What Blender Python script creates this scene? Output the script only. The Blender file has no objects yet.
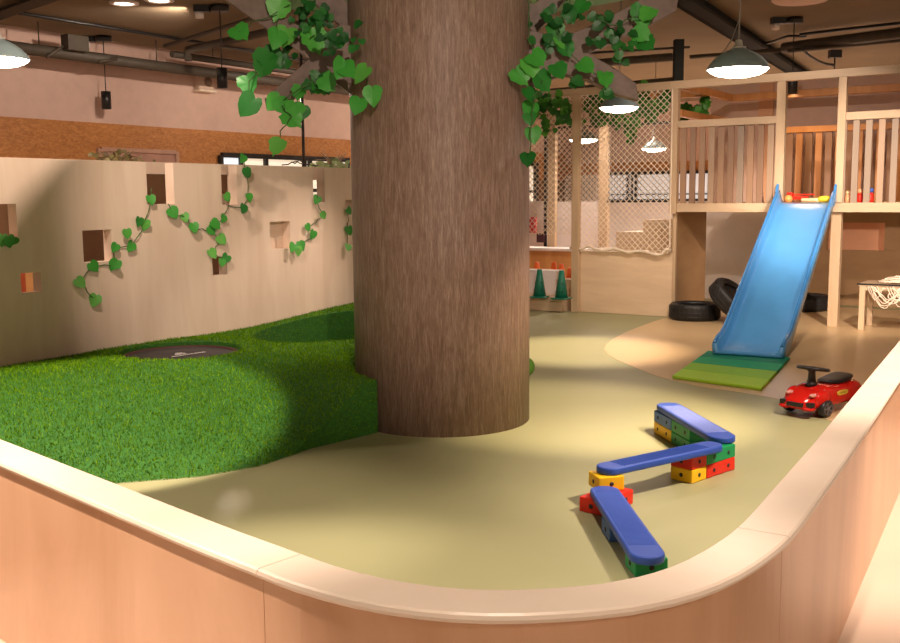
import bpy, bmesh, math, random
import numpy as np
from mathutils import Vector, Matrix, Euler, geometry
random.seed(7)
sc = bpy.context.scene
C = sc.collection
R = math.radians
# ------------------------------------------------------------------ camera
F = 1000.0; H = 1.5; PIT = math.atan(124 / F); ROLL = R(0.5)
_cp, _sp, _cr, _sr = math.cos(PIT), math.sin(PIT), math.cos(ROLL), math.sin(ROLL)
FW = Vector((0, _cp, -_sp)); U0 = Vector((0, _sp, _cp)); X0 = Vector((1, 0, 0))
RT = X0 * _cr - U0 * _sr; UP = U0 * _cr + X0 * _sr
cam = bpy.data.cameras.new('camera'); co = bpy.data.objects.new('camera', cam); C.objects.link(co)
m = Matrix.Identity(4)
for i in range(3):
    m[i][0] = RT[i]; m[i][1] = UP[i]; m[i][2] = -FW[i]
m[2][3] = H
co.matrix_world = m
cam.sensor_fit = 'HORIZONTAL'; cam.sensor_width = 36; cam.lens = 36 * F / 900; cam.clip_start = .05; cam.clip_end = 200
sc.camera = co
ORG = Vector((0, 0, H))
def ray(x, y): return FW + RT * ((x - 450) / F) + UP * ((321.5 - y) / F)
def uz(x, y, z=0.0):
    d = ray(x, y); return ORG + d * ((z - H) / d.z)
def ud(x, y, Y):
    d = ray(x, y); return ORG + d * (Y / d.y)
G = R(33.5)
E1 = Vector((math.sin(G), math.cos(G), 0)); E2 = Vector((math.cos(G), -math.sin(G), 0))
def W(u, v, z=0.0): return E1 * u + E2 * v + Vector((0, 0, z))      # the building's own grid
def onu(x, y, u):                                                     # point on the plane u = const
    d = ray(x, y); return ORG + d * (u / d.dot(E1))
def onv(x, y, v):
    d = ray(x, y); return ORG + d * (v / d.dot(E2))
def uv(p): return p.dot(E1), p.dot(E2), p.z
GM = Matrix.Rotation(-G, 4, 'Z')                                      # grid frame: x = v, y = u

# ------------------------------------------------------------------ mesh builder
class MB:
    def __init__(s): s.v = []; s.f = []; s.sm = []
    def add(s, vs, fs, smooth=False, M=None):
        b = len(s.v)
        s.v += [tuple(M @ Vector(p)) for p in vs] if M is not None else [tuple(p) for p in vs]
        s.f += [tuple(i + b for i in f) for f in fs]; s.sm += [smooth] * len(fs)
        return s
    def box(s, x0, x1, y0, y1, z0, z1, M=None):
        vs = [(x, y, z) for z in (z0, z1) for y in (y0, y1) for x in (x0, x1)]
        return s.add(vs, [(0, 2, 3, 1), (4, 5, 7, 6), (0, 1, 5, 4), (2, 6, 7, 3), (0, 4, 6, 2), (1, 3, 7, 5)], False, M)
    def gbox(s, v0, v1, u0, u1, z0, z1): return s.box(v0, v1, u0, u1, z0, z1, GM)
    def prism(s, poly, z0, z1, M=None, smooth=False):
        n = len(poly)
        vs = [(x, y, z0) for x, y in poly] + [(x, y, z1) for x, y in poly]
        s.add(vs, [tuple(range(n - 1, -1, -1)), tuple(range(n, 2 * n))], False, M)
        b = len(s.v) - 2 * n
        for i in range(n):
            j = (i + 1) % n
            s.f.append((b + i, b + j, b + n + j, b + n + i)); s.sm.append(smooth)
        return s
    def tube(s, pts, r, n=8, closed=False, cap=True):
        pts = [Vector(p) for p in pts]; N = len(pts)
        rs = r if isinstance(r, (list, tuple)) else [r] * N
        b = len(s.v); prev = None
        for i, p in enumerate(pts):
            if closed: t = pts[(i + 1) % N] - pts[i - 1]
            else: t = pts[min(i + 1, N - 1)] - pts[max(i - 1, 0)]
            t.normalize()
            a = prev if prev is not None else (Vector((0, 0, 1)) if abs(t.z) < .9 else Vector((1, 0, 0)))
            a = (a - t * a.dot(t)).normalized(); prev = a; c = t.cross(a)
            for k in range(n):
                w = 2 * math.pi * k / n
                s.v.append(tuple(p + (a * math.cos(w) + c * math.sin(w)) * rs[i]))
        for i in range(N if closed else N - 1):
            i2 = (i + 1) % N
            for k in range(n):
                k2 = (k + 1) % n
                s.f.append((b + i * n + k, b + i * n + k2, b + i2 * n + k2, b + i2 * n + k)); s.sm.append(n > 4)
        if cap and not closed:
            s.f.append(tuple(b + k for k in range(n - 1, -1, -1))); s.sm.append(False)
            s.f.append(tuple(b + (N - 1) * n + k for k in range(n))); s.sm.append(False)
        return s
    def lathe(s, prof, n=32, M=None, smooth=True, closed=False):
        b = len(s.v); vs = []; fs = []
        for (r, z) in prof:
            for k in range(n):
                w = 2 * math.pi * k / n; vs.append((r * math.cos(w), r * math.sin(w), z))
        L = len(prof)
        for i in range(L if closed else L - 1):
            i2 = (i + 1) % L
            for k in range(n):
                k2 = (k + 1) % n; fs.append((i * n + k, i * n + k2, i2 * n + k2, i2 * n + k))
        if not closed:
            if prof[0][0] > 1e-6: fs.append(tuple(range(n - 1, -1, -1)))
            if prof[-1][0] > 1e-6: fs.append(tuple((L - 1) * n + k for k in range(n)))
        return s.add(vs, fs, smooth, M)
    def ell(s, c, r, n=16, m=10, M=None):
        vs = []; fs = []
        for i in range(m + 1):
            a = math.pi * i / m
            for k in range(n):
                w = 2 * math.pi * k / n
                vs.append((c[0] + r[0] * math.sin(a) * math.cos(w), c[1] + r[1] * math.sin(a) * math.sin(w), c[2] - r[2] * math.cos(a)))
        for i in range(m):
            for k in range(n):
                k2 = (k + 1) % n; fs.append((i * n + k, i * n + k2, (i + 1) * n + k2, (i + 1) * n + k))
        return s.add(vs, fs, True, M)
    def loft(s, rings, smooth=True, cap=True, M=None):
        n = len(rings[0]); vs = [p for r_ in rings for p in r_]; fs = []
        for i in range(len(rings) - 1):
            for k in range(n):
                k2 = (k + 1) % n; fs.append((i * n + k, i * n + k2, (i + 1) * n + k2, (i + 1) * n + k))
        if cap: fs += [tuple(range(n - 1, -1, -1)), tuple((len(rings) - 1) * n + k for k in range(n))]
        return s.add(vs, fs, smooth, M)
    def strip(s, prof, pts, normals, closed_prof=True):
        """sweep a (offset, z) profile along a plan path with plan normals"""
        n = len(prof); b = len(s.v)
        for p, q in zip(pts, normals):
            for (o, z) in prof: s.v.append((p[0] + q[0] * o, p[1] + q[1] * o, z))
        for i in range(len(pts) - 1):
            for k in range(n):
                k2 = (k + 1) % n
                s.f.append((b + i * n + k, b + i * n + k2, b + (i + 1) * n + k2, b + (i + 1) * n + k)); s.sm.append(False)
        s.f.append(tuple(b + k for k in range(n - 1, -1, -1))); s.sm.append(False)
        s.f.append(tuple(b + (len(pts) - 1) * n + k for k in range(n))); s.sm.append(False)
        return s
WM = {}
def obj(name, mb, mat, parent=None, bev=0, fix=True, seg=2, subd=0):
    me = bpy.data.meshes.new(name)
    vs = mb.v
    if parent is not None and parent.name in WM:
        inv = WM[parent.name]; vs = [tuple(Vector(p) - inv) for p in vs]
    me.from_pydata(vs, [], mb.f)
    if fix:
        bm = bmesh.new(); bm.from_mesh(me)
        for f, smo in zip(bm.faces, mb.sm): f.smooth = smo
        bmesh.ops.recalc_face_normals(bm, faces=bm.faces); bm.to_mesh(me); bm.free()
    else: me.polygons.foreach_set('use_smooth', mb.sm)
    me.materials.append(mat)
    o = bpy.data.objects.new(name, me); C.objects.link(o)
    if parent is not None:
        o.parent = parent
        if parent.name in WM: WM[o.name] = WM[parent.name]
    if bev:
        b = o.modifiers.new('bevel', 'BEVEL'); b.width = bev; b.segments = seg; b.limit_method = 'ANGLE'; b.angle_limit = R(40)
    if subd:
        b = o.modifiers.new('sub', 'SUBSURF'); b.levels = b.render_levels = subd
    return o
def pieces(name, mb, mat, parent=None, **k):
    """one object per separate piece of the mesh"""
    par = list(range(len(mb.v)))
    def find(i):
        while par[i] != i: par[i] = par[par[i]]; i = par[i]
        return i
    for f in mb.f:
        a = find(f[0])
        for j in f[1:]: par[find(j)] = a
    groups = {}
    for f, sm_ in zip(mb.f, mb.sm): groups.setdefault(find(f[0]), []).append((f, sm_))
    out = []
    for fs in groups.values():
        mp = {}; q = MB()
        for f, sm_ in fs:
            for i in f:
                if i not in mp: mp[i] = len(q.v); q.v.append(mb.v[i])
            q.f.append(tuple(mp[i] for i in f)); q.sm.append(sm_)
        out.append(obj(name, q, mat, parent, **k))
    return out
def tag(o, label, cat, group=None):
    o['label'] = label; o['category'] = cat
    if group: o['group'] = group
    return o
def thing(name, label, cat, loc=(0, 0, 0), group=None):
    o = bpy.data.objects.new(name, None); C.objects.link(o); o.location = loc; o.empty_display_size = .1
    WM[o.name] = Vector(loc)
    return tag(o, label, cat, group)
def struct(name, mb, mat, bev=0, parent=None):
    o = obj(name, mb, mat, parent, bev); 
    if parent is None: o['kind'] = 'structure'
    return o
def copy_tree(o, parent=None):
    c = o.copy(); C.objects.link(c)
    if parent is not None: c.parent = parent
    for ch in list(o.children): copy_tree(ch, c)
    return c
def dup(o, loc, rz, label, group=None, rot=None):
    c = copy_tree(o); c.location = loc; c.rotation_euler = rot if rot else (0, 0, rz); c['label'] = label
    if group: c['group'] = group
    return c

# ------------------------------------------------------------------ materials
def mk(name):
    m = bpy.data.materials.new(name); m.use_nodes = True; nt = m.node_tree
    return m, nt, nt.nodes['Principled BSDF']
def nd(nt, t, **k):
    n = nt.nodes.new(t)
    for a, b in k.items():
        if a in n.inputs: n.inputs[a].default_value = b
        else: setattr(n, a, b)
    return n
def rgba(c): return (c[0], c[1], c[2], 1)
def coords(nt, scale, rot=(0, 0, 0)):
    tc = nd(nt, 'ShaderNodeTexCoord'); mp = nd(nt, 'ShaderNodeMapping')
    mp.inputs['Scale'].default_value = scale; mp.inputs['Rotation'].default_value = rot
    nt.links.new(tc.outputs['Object'], mp.inputs['Vector']); return mp.outputs['Vector']
def ramp(nt, src, stops):
    r = nd(nt, 'ShaderNodeValToRGB'); el = r.color_ramp.elements
    while len(el) < len(stops): el.new(.5)
    for e, (p, c) in zip(el, stops): e.position = p; e.color = rgba(c)
    nt.links.new(src, r.inputs['Fac']); return r.outputs['Color']
def noisy(name, c1, c2, scale=(6, 6, 6), rough=.5, detail=6, bump=0, rot=(0, 0, 0), lo=.3, hi=.7, spec=.5, nscale=1.0, dist=0., metal=0):
    m, nt, p = mk(name)
    v = coords(nt, scale, rot)
    n = nd(nt, 'ShaderNodeTexNoise', Scale=nscale, Detail=detail, Roughness=.6, Distortion=dist)
    nt.links.new(v, n.inputs['Vector'])
    nt.links.new(ramp(nt, n.outputs['Fac'], [(lo, c1), (hi, c2)]), p.inputs['Base Color'])
    p.inputs['Roughness'].default_value = rough; p.inputs['Specular IOR Level'].default_value = spec; p.inputs['Metallic'].default_value = metal
    if bump:
        b = nd(nt, 'ShaderNodeBump', Strength=bump, Distance=.01)
        nt.links.new(n.outputs['Fac'], b.inputs['Height']); nt.links.new(b.outputs['Normal'], p.inputs['Normal'])
    return m
def plain(name, c, rough=.5, var=.12, **k):
    return noisy(name, tuple(x * (1 - var) for x in c), tuple(min(1, x * (1 + var)) for x in c), rough=rough, **k)
def emis(name, c, s):
    m, nt, p = mk(name)
    p.inputs['Base Color'].default_value = rgba((.9, .9, .9)); p.inputs['Emission Color'].default_value = rgba(c); p.inputs['Emission Strength'].default_value = s
    return m
WARM = (1, .785, .635)
PLY_V = noisy('plywood_upright', (.72, .55, .43), (.83, .67, .545), scale=(5, 5, .7), rough=.45, detail=8, dist=.6)
PLY_H = noisy('plywood_panel', (.68, .50, .33), (.80, .62, .43), scale=(1.2, 1.2, 7), rough=.4, detail=8, dist=.6)
PLY_WALL = noisy('birch_barrier', (.56, .315, .18), (.72, .45, .29), scale=(2.2, 2.2, .55), rough=.32, detail=9, dist=1.2, rot=(0, .15, .4))
PLY_CAP = noisy('birch_cap', (.78, .66, .54), (.84, .73, .61), scale=(3, 3, 3), rough=.35, detail=6)
PINE = noisy('pine', (.50, .355, .22), (.61, .455, .295), scale=(9, 9, 1.3), rough=.45, detail=7, dist=.5)
PINE_H = noisy('pine_rail', (.51, .37, .24), (.62, .47, .315), scale=(1.5, 1.5, 10), rough=.45, detail=7, dist=.5)
SLAT = [noisy('slat_%d' % i, tuple(x * .85 for x in c), c, scale=(12, 12, 1.2), rough=.5, detail=6) for i, c in
        enumerate([(.37, .225, .14), (.30, .18, .115), (.42, .29, .195), (.34, .26, .195)])]
ORANGE_PINE = noisy('orange_pine', (.55, .24, .07), (.68, .34, .12), scale=(9, 9, 1.2), rough=.45, detail=6)  # on the back rail the orange stands in for warm lamp light
BROWN_BOARD = noisy('brown_board', (.38, .225, .11), (.46, .29, .14), scale=(2, 2, 5), rough=.5, detail=6)
DARK_BROWN = noisy('dark_brown_wainscot', (.16, .08, .035), (.20, .10, .045), scale=(6, 6, 1), rough=.6)
OSB = noisy('osb_board', (.36, .14, .035), (.56, .25, .075), scale=(9, 9, 22), rough=.6, detail=9, lo=.35, hi=.65, dist=1.5)
PINK = plain('warm_plaster', (.64, .46, .385), .8, .05)
WHITE = plain('white_paint', (.78, .72, .70), .6, .04)
MAUVE = plain('mauve_plaster', (.66, .47, .385), .8, .06)
CEIL = noisy('ceiling_paint', (.20, .15, .085), (.25, .19, .115), scale=(.8, .8, .8), rough=.85)
STEEL = plain('grey_painted_metal', (.075, .062, .045), .6)
DARKST = plain('dark_beam', (.026, .026, .024), .8, spec=.1)
BLACK = plain('black_metal', (.012, .012, .013), .4)
SHADE = plain('shade_grey_enamel', (.22, .29, .30), .3)
SLAT_LIT = noisy('lamplit_slat', (.44, .21, .09), (.54, .28, .13), scale=(12, 12, 1.2), rough=.5)  # warm lamp glow put into the back slats' colour
TRUNK = None
def trunk_mat():
    m, nt, p = mk('bark_laminate')
    v = coords(nt, (22, 22, 2.2)); n = nd(nt, 'ShaderNodeTexNoise', Scale=2.2, Detail=10, Roughness=.7, Distortion=.4); nt.links.new(v, n.inputs['Vector'])
    v2 = coords(nt, (70, 70, 5)); n2 = nd(nt, 'ShaderNodeTexNoise', Scale=3, Detail=6, Roughness=.7); nt.links.new(v2, n2.inputs['Vector'])
    mx = nd(nt, 'ShaderNodeMath', operation='ADD'); nt.links.new(n.outputs['Fac'], mx.inputs[0]); nt.links.new(n2.outputs['Fac'], mx.inputs[1])
    hf = nd(nt, 'ShaderNodeMath', operation='MULTIPLY'); hf.inputs[1].default_value = .5; nt.links.new(mx.outputs[0], hf.inputs[0])
    nt.links.new(ramp(nt, hf.outputs[0], [(.36, (.13, .075, .055)), (.5, (.235, .15, .115)), (.64, (.37, .27, .22))]), p.inputs['Base Color'])
    p.inputs['Roughness'].default_value = .5; p.inputs['Specular IOR Level'].default_value = .35
    b = nd(nt, 'ShaderNodeBump', Strength=.25, Distance=.004); nt.links.new(hf.outputs[0], b.inputs['Height']); nt.links.new(b.outputs['Normal'], p.inputs['Normal'])
    return m
TRUNK = trunk_mat()
def rand_island(name, stops, rough=.45, spec=.4):
    m, nt, p = mk(name)
    g = nd(nt, 'ShaderNodeNewGeometry')
    nt.links.new(ramp(nt, g.outputs['Random Per Island'], stops), p.inputs['Base Color'])
    p.inputs['Roughness'].default_value = rough; p.inputs['Specular IOR Level'].default_value = spec
    return m
LEAF = rand_island('ivy_leaf', [(0, (.012, .13, .018)), (.35, (.03, .24, .028)), (.75, (.06, .34, .04)), (1, (.13, .42, .07))])
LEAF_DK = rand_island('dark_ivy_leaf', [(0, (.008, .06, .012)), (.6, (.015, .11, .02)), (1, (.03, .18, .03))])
STEM = plain('vine_stem', (.05, .12, .03), .6)
GRASS = rand_island('turf_blade', [(0, (.040, .115, .002)), (.4, (.085, .205, .003)), (.75, (.135, .29, .005)), (1, (.23, .37, .015))], rough=.85, spec=.02)
TURF = noisy('turf_backing', (.015, .09, .006), (.03, .15, .01), scale=(30, 30, 30), rough=.8)
def vinyl(name, c1, c2, rough):
    return noisy(name, c1, c2, scale=(.9, .9, .9), rough=rough, detail=4, spec=.45)
OLIVE = vinyl('olive_vinyl', (.32, .322, .170), (.355, .355, .190), .45)
TAN = vinyl('tan_vinyl', (.60, .43, .235), (.65, .47, .26), .35)
PALE_FL = vinyl('pale_vinyl', (.66, .52, .42), (.70, .56, .45), .4)
BLUE_PL = plain('blue_plastic', (.032, .085, .42), .42, .06, spec=.3)
RED_PL = plain('red_plastic', (.68, .025, .012), .42, .06, spec=.3)
GREEN_PL = plain('green_plastic', (.008, .28, .09), .42, .06, spec=.3)
YEL_PL = plain('yellow_plastic', (.88, .52, .012), .42, .06, spec=.3)
BLUE_BL = plain('light_blue_plastic', (.06, .15, .48), .42, .06, spec=.3)
HOLE = plain('hole_dark', (.02, .015, .02), .7)
SLIDE = plain('slide_blue', (.085, .34, .72), .30, .04)
SLIDE_DK = plain('slide_rim_blue', (.05, .25, .62), .22, .04)
RUBBER = noisy('tire_rubber', (.010, .010, .011), (.018, .018, .019), scale=(20, 20, 20), rough=.5)
ROPE = plain('cream_rope', (.82, .71, .57), .8)
BLACKROPE = plain('black_rope', (.02, .018, .018), .7)

# ------------------------------------------------------------------ room shell
CZ = 3.78
struct('floor', MB().box(-30, 22, -7, 45, -.06, 0), PALE_FL)
struct('ceiling', MB().box(-30, 22, -7, 45, CZ, CZ + .1), CEIL)

# barrier plan curve (inner edge of the top)
inner = [(-3.90, 5.695), (-1.61, 3.50), (-1.01, 2.925), (-.60, 2.53), (-.36, 2.31), (-.27, 2.23), (-.15, 2.15), (-.03, 2.10), (.08, 2.08), (.20, 2.085), (.33, 2.11), (.41, 2.145),
         (.50, 2.205), (.60, 2.305), (.73, 2.475), (.93, 2.81), (1.21, 3.29), (1.42, 3.66), (2.71, 5.92), (4.85, 9.67)]
def resample(P, step):
    P = [Vector(p) for p in P]; out = [P[0]]
    for i in range(len(P) - 1):
        a = P[max(i - 1, 0)]; b = P[i]; c = P[i + 1]; d = P[min(i + 2, len(P) - 1)]
        L = (c - b).length; n = max(1, int(L / step))
        straight = L > .5
        for k in range(1, n + 1):
            t = k / n
            if straight: out.append(b.lerp(c, t)); continue
            def tang(p, q, r_):
                return (r_ - p) / max(1e-6, (q - p).length + (r_ - q).length)
            m0 = tang(a, b, c) * L if i else c - b; m1 = tang(b, c, d) * L
            out.append(b * (2*t**3-3*t*t+1) + m0 * (t**3-2*t*t+t) + c * (-2*t**3+3*t*t) + m1 * (t**3-t*t))
    return out
IN = resample(inner, .05)
def normals(P):
    N = []
    for i in range(len(P)):
        t = (P[min(i + 1, len(P) - 1)] - P[max(i - 1, 0)]).normalized(); N.append(Vector((t.y, -t.x)))
    return N
INN = normals(IN)
HW = .656
# play floor: olive polygon inside the barrier, tan zone by the platform
play = [tuple(p + q * .06) for p, q in zip(IN, INN)]
A_ = W(11.9, -1.0); B_ = W(14.2, -1.0); C_ = W(14.2, -6.6); D_ = W(9.5, -6.5)
D2 = W(4.3, -6.55)
poly = play + [(A_.x, A_.y), (B_.x, B_.y), (C_.x, C_.y), (D_.x, D_.y), (D2.x, D2.y)]
struct('floor', MB().prism(poly, -.01, .004), OLIVE)
tan = [uz(x, y) for x, y in [(671, 317), (655, 321.5), (640, 327), (625, 333), (612, 340), (606, 345), (604, 350), (608, 355), (616, 360), (628, 365), (640, 370), (655, 376), (672, 381), (700, 387), (740, 393), (775, 399), (805, 410), (835, 424)]]
tan = [(p.x, p.y) for p in tan] + [(3.2, 5.5)]
k0 = min(range(len(IN)), key=lambda i: (IN[i] - Vector((2.75, 5.99))).length)
tan += [tuple(p + q * .05) for p, q in zip(IN[k0:], INN[k0:])][::4]
tan = [p for p in tan if p != (3.2, 5.5)]
A2 = W(13.9, -1.0); B2 = W(13.9, -4.45)
tan += [(A2.x, A2.y), (B2.x, B2.y)]
struct('floor', MB().prism(tan, -.008, .006), TAN)

# barrier
bar = thing('low_barrier', 'low curved birch plywood barrier sweeping across the foreground', 'barrier', (.08, 2.0, 0))
cuts = [0]
for q in [uz(296, 552, HW), uz(739, 527.5, HW)]:
    cuts.append(min(range(len(IN)), key=lambda i: (IN[i] - q.xy).length))
cuts.append(len(IN) - 1)
bodyprof = [(.012, 0), (.115, 0), (.115, HW - .024), (.012, HW - .024)]
capprof = [(0, HW - .024), (.125, HW - .024), (.131, HW - .020), (.134, HW - .012), (.131, HW - .004), (.125, HW), (.003, HW), (-.001, HW - .005)]
for a, b in zip(cuts[:-1], cuts[1:]):
    P = IN[a:b + 1]; N = INN[a:b + 1]
    P2 = [p.copy() for p in P]
    d0 = (P[1] - P[0]).normalized() * .0012; d1 = (P[-1] - P[-2]).normalized() * .0012
    if a: P2[0] = P[0] + d0
    if b < len(IN) - 1: P2[-1] = P[-1] - d1
    obj('panel', MB().strip(bodyprof, P2, N), PLY_WALL, bar)
    obj('top_cap', MB().strip(capprof, P2, N), PLY_CAP, bar)

# back wall (v = -12.2), runs along E1
VB = -12.2
struct('wall_back', MB().gbox(VB - .1, VB, -6, 26, 2.6, CZ), PINK)
struct('wall_back', MB().gbox(VB - .1, VB + .02, -6, 26, 1.93, 2.6), OSB)
struct('wall_back', MB().gbox(VB - .1, VB, -6, 26, 0, 1.93), DARK_BROWN)
# door leaf showing above the cut-out wall
def vspan(x, v): return onv(x, 150, v).dot(E1)
du0, du1 = vspan(100, VB + .03), vspan(174, VB + .03)
dr = struct('door_1', MB().gbox(VB + .02, VB + .05, du0, du1, 0, 2.20), plain('door_mauve', (.40, .22, .16), .6))
fr = MB()
fr.gbox(VB + .02, VB + .075, du0 - .06, du0, 0, 2.24).gbox(VB + .02, VB + .075, du1, du1 + .06, 0, 2.24).gbox(VB + .02, VB + .075, du0, du1, 2.20, 2.26)
struct('door_frame', fr, plain('door_frame_mauve', (.46, .27, .19), .6), parent=dr)
def gl(name, c, s): return emis(name, c, s)
PANE = gl('lit_pane', (1, .82, .58), .30); PANE_B = gl('daylit_pane', (.80, .92, 1), .36)
wa, wb = vspan(220, VB + .02), vspan(347, VB + .02)
wz1 = onv(285, 160, VB).z + .03
w1 = struct('window_1', MB().gbox(VB + .02, VB + .03, wa, wb, 1.0, wz1), PANE)
fm = MB()
cols = [220, 240, 265, 303.5, 309, 347]
for x in cols:
    uu = vspan(x, VB + .05); fm.gbox(VB + .03, VB + .09, uu - .035, uu + .035, 1.0, wz1)
fm.gbox(VB + .03, VB + .09, wa, wb, wz1 - .03, wz1 + .05).gbox(VB + .03, VB + .09, wa, wb, 1.62, 1.68)
struct('window_frame', fm, BLACK, parent=w1)
struct('window_pane', MB().gbox(VB + .03, VB + .04, vspan(221, VB + .03), vspan(239, VB + .03), 1.0, wz1 - .03), PANE_B, parent=w1)
# far window on the same wall seen past the trunk
wa, wb = vspan(523, VB + .02), vspan(534.5, VB + .02)
w2 = struct('window_2', MB().gbox(VB + .02, VB + .03, wa, wb, 1.05, 2.28), PANE)
struct('window_frame', MB().gbox(VB + .02, VB + .09, wb - .08, wb + .1, 1.0, 2.35).gbox(VB + .02, VB + .09, wa, wb, 2.25, 2.35).gbox(VB + .02, VB + .09, wa, wb, 1.6, 1.66), BLACK, parent=w2)

# far end wall (u = 24)
UF = 24.0
struct('wall_far', MB().gbox(VB - .1, 4, UF, UF + .1, 2.34, CZ), PINK)
struct('wall_far', MB().gbox(VB, 4, UF - .02, UF + .1, 2.06, 2.34), OSB)
struct('wall_far', MB().gbox(VB, 4, UF, UF + .1, 0, 2.06), WHITE)
v0, v1 = onu(606, 185, UF).dot(E2), onu(760, 185, UF).dot(E2)
w3 = struct('window_3', MB().gbox(v0, v1, UF - .03, UF - .01, 1.40, 2.06), gl('office_pane', (.80, .93, 1), .16))
fm = MB()
for x in (606, 629, 633, 637, 672, 710, 750):
    vv = onu(x, 185, UF).dot(E2); fm.gbox(vv - .03, vv + .03, UF - .09, UF - .03, 1.40, 2.06)
fm.gbox(v0, v1, UF - .09, UF - .03, 1.36, 1.42).gbox(v0, v1, UF - .09, UF - .03, 2.03, 2.1).gbox(v0, v1, UF - .09, UF - .03, 1.52, 1.55)
struct('window_frame', fm, BLACK, parent=w3)

# wall behind the platform (u = 14.2)
UP_ = 14.2
struct('wall_platform', MB().gbox(-4.9, 3, UP_, UP_ + .15, 1.35, 3.1), MAUVE)
va, vb_ = onu(805, 280, UP_).dot(E2), 3
struct('wall_platform', MB().gbox(-5.15, va, UP_, UP_ + .15, 0, 1.35), WHITE)
# brown board wall with a low pink opening
op0, op1 = onu(826, 240, UP_).dot(E2), onu(884, 240, UP_).dot(E2)
zt, zb = onu(855, 222.5, UP_).z, onu(855, 250.5, UP_).z
struct('wall_platform', MB().gbox(va, op0, UP_, UP_ + .15, 0, 1.35).gbox(op1 + .6, 3, UP_, UP_ + .15, 0, 1.35).gbox(op0, op1 + .6, UP_, UP_ + .15, 0, zb).gbox(op0, op1 + .6, UP_, UP_ + .15, zt, 1.35), BROWN_BOARD)
struct('wall_platform', MB().gbox(op0 - .3, op1 + .9, UP_ + .5, UP_ + .6, 0, 1.35), plain('peach_plaster', (.72, .40, .24), .7, .05))
struct('trim_1', MB().gbox(op1, op1 + .62, UP_ + .02, UP_ + .10, zb - .0, zt), BROWN_BOARD)
pv0, pv1 = onu(760, 100, UP_).dot(E2), onu(774, 100, UP_).dot(E2)
struct('lit_strip', MB().gbox(pv0, pv1, UP_ - .04, UP_, 1.4, 3.08), plain('peach_lit_strip', (.70, .40, .24), .6, .05))  # peach strip standing in for a lit strip of the wall

# ------------------------------------------------------------------ tree column
CX, CY, CR = -.055, 6.735, .592
tree = thing('tree_column', 'thick brown wood-grain column dressed as a tree trunk with board branches', 'column', (CX, CY, 0))
tr = MB().lathe([(CR, 0), (CR, 1.2), (CR, 2.4), (CR, CZ - .002)], 72, Matrix.Translation((CX, CY, 0)))
obj('trunk', tr, TRUNK, tree)
def board(px, Y, th, name, s=1.0, ox=0, oy=0):
    front = [ud(ox + x / s, oy + y / s, Y) for x, y in px]; back = [p + Vector((0, th, 0)) for p in front]
    n = len(px); mb = MB()
    mb.add(front + back, [tuple(range(n)), tuple(range(2 * n - 1, n - 1, -1))] + [(i, (i + 1) % n, n + (i + 1) % n, n + i) for i in range(n)])
    return obj(name, mb, BRANCH, tree, bev=.004)
BRANCH = noisy('branch_laminate', (.115, .075, .06), (.19, .13, .105), scale=(14, 3, 14), rough=.55, detail=8)
k = 5.355
board([(-60, -40), (-60, -25), (200, 155), (420, 315), (185, 530), (195, 585), (240, 582), (510, 400), (560, 440), (740, 570), (800, 560), (800, 150), (590, 130), (500, 185), (400, 160), (300, 90), (160, -40)], CY - .18, .13, 'branch', k, 230, 0)
board([(380, -60), (430, 0), (600, 145), (700, 190), (760, 60), (640, 20), (540, -60)], CY - .05, .12, 'branch', k, 230, 0)
k = 5.0
board([(-10, 255), (110, 150), (250, 190), (400, 130), (620, 20), (700, -40), (850, -40), (830, 55), (690, 130), (390, 265), (540, 350), (630, 415), (645, 500), (530, 470), (400, 400), (270, 370), (110, 440), (-10, 420)], CY - .10, .13, 'branch', k, 510, 0)
board([(-10, 60), (60, 120), (130, 170), (250, 30), (320, -50), (200, -50), (120, 20), (-10, -40)], CY + .06, .12, 'branch', k, 510, 0)
# green crown disc above the branches
obj_ = obj('crown_panel', MB().lathe([(CR + .003, 2.96), (1.72, 2.96), (1.74, 2.97), (1.74, 2.99), (CR + .003, 3.0)], 64, Matrix.Translation((CX, CY, 0)), closed=True, smooth=False), plain('pale_green_panel', (.16, .36, .17), .6, .05), tree)

# ------------------------------------------------------------------ leaves
HEART = [(0, -.58), (.13, -.46), (.30, -.28), (.43, -.04), (.45, .16), (.36, .34), (.20, .42), (.06, .38), (0, .30)]
IVY = [(0, -.58), (.12, -.42), (.24, -.38), (.36, -.26), (.40, -.12), (.50, .02), (.44, .18), (.42, .34), (.26, .38), (.10, .40), (0, .32)]
def leaf(mb, p, size, n, spin=0.0, shape=HEART, fold=.18):
    n = n.normalized(); y = Vector((0, 0, 1)); y = (y - n * y.dot(n))
    if y.length < 1e-3: y = Vector((0, 1, 0))
    y.normalize(); x = y.cross(n)
    q = Matrix.Rotation(spin, 3, n); x = q @ x; y = q @ y
    half = shape; vs = []; droop = .25
    def P(a, b):
        z = fold * abs(a) - droop * b * b * .6
        return p + (x * a + y * b + n * z) * size
    mid = [(0, half[0][1]), (0, -.2), (0, .05), (0, half[-1][1])]
    outl = half
    R_ = [P(a, b) for a, b in outl]; L_ = [P(-a, b) for a, b in outl[1:-1]]
    c = P(0, -.05)
    R_ = [q_ + Vector([random.uniform(-.03, .03) for _ in range(3)]) * size for q_ in R_]; L_ = [q_ + Vector([random.uniform(-.03, .03) for _ in range(3)]) * size for q_ in L_]
    vs = R_ + L_[::-1] + [c]; m_ = len(vs) - 1
    mb.add(vs, [(i, (i + 1) % m_, m_) for i in range(m_)], True)
def wobble(pts, amp, sub=4):
    out = []
    for a, b in zip(pts[:-1], pts[1:]):
        for k_ in range(sub):
            t = k_ / sub
            out.append(a.lerp(b, t) + Vector([random.uniform(-amp, amp) for _ in range(3)]) - Vector((0, 0, .05 * (b - a).length * 4 * t * (1 - t))))
    out.append(pts[-1]); return out
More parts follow.
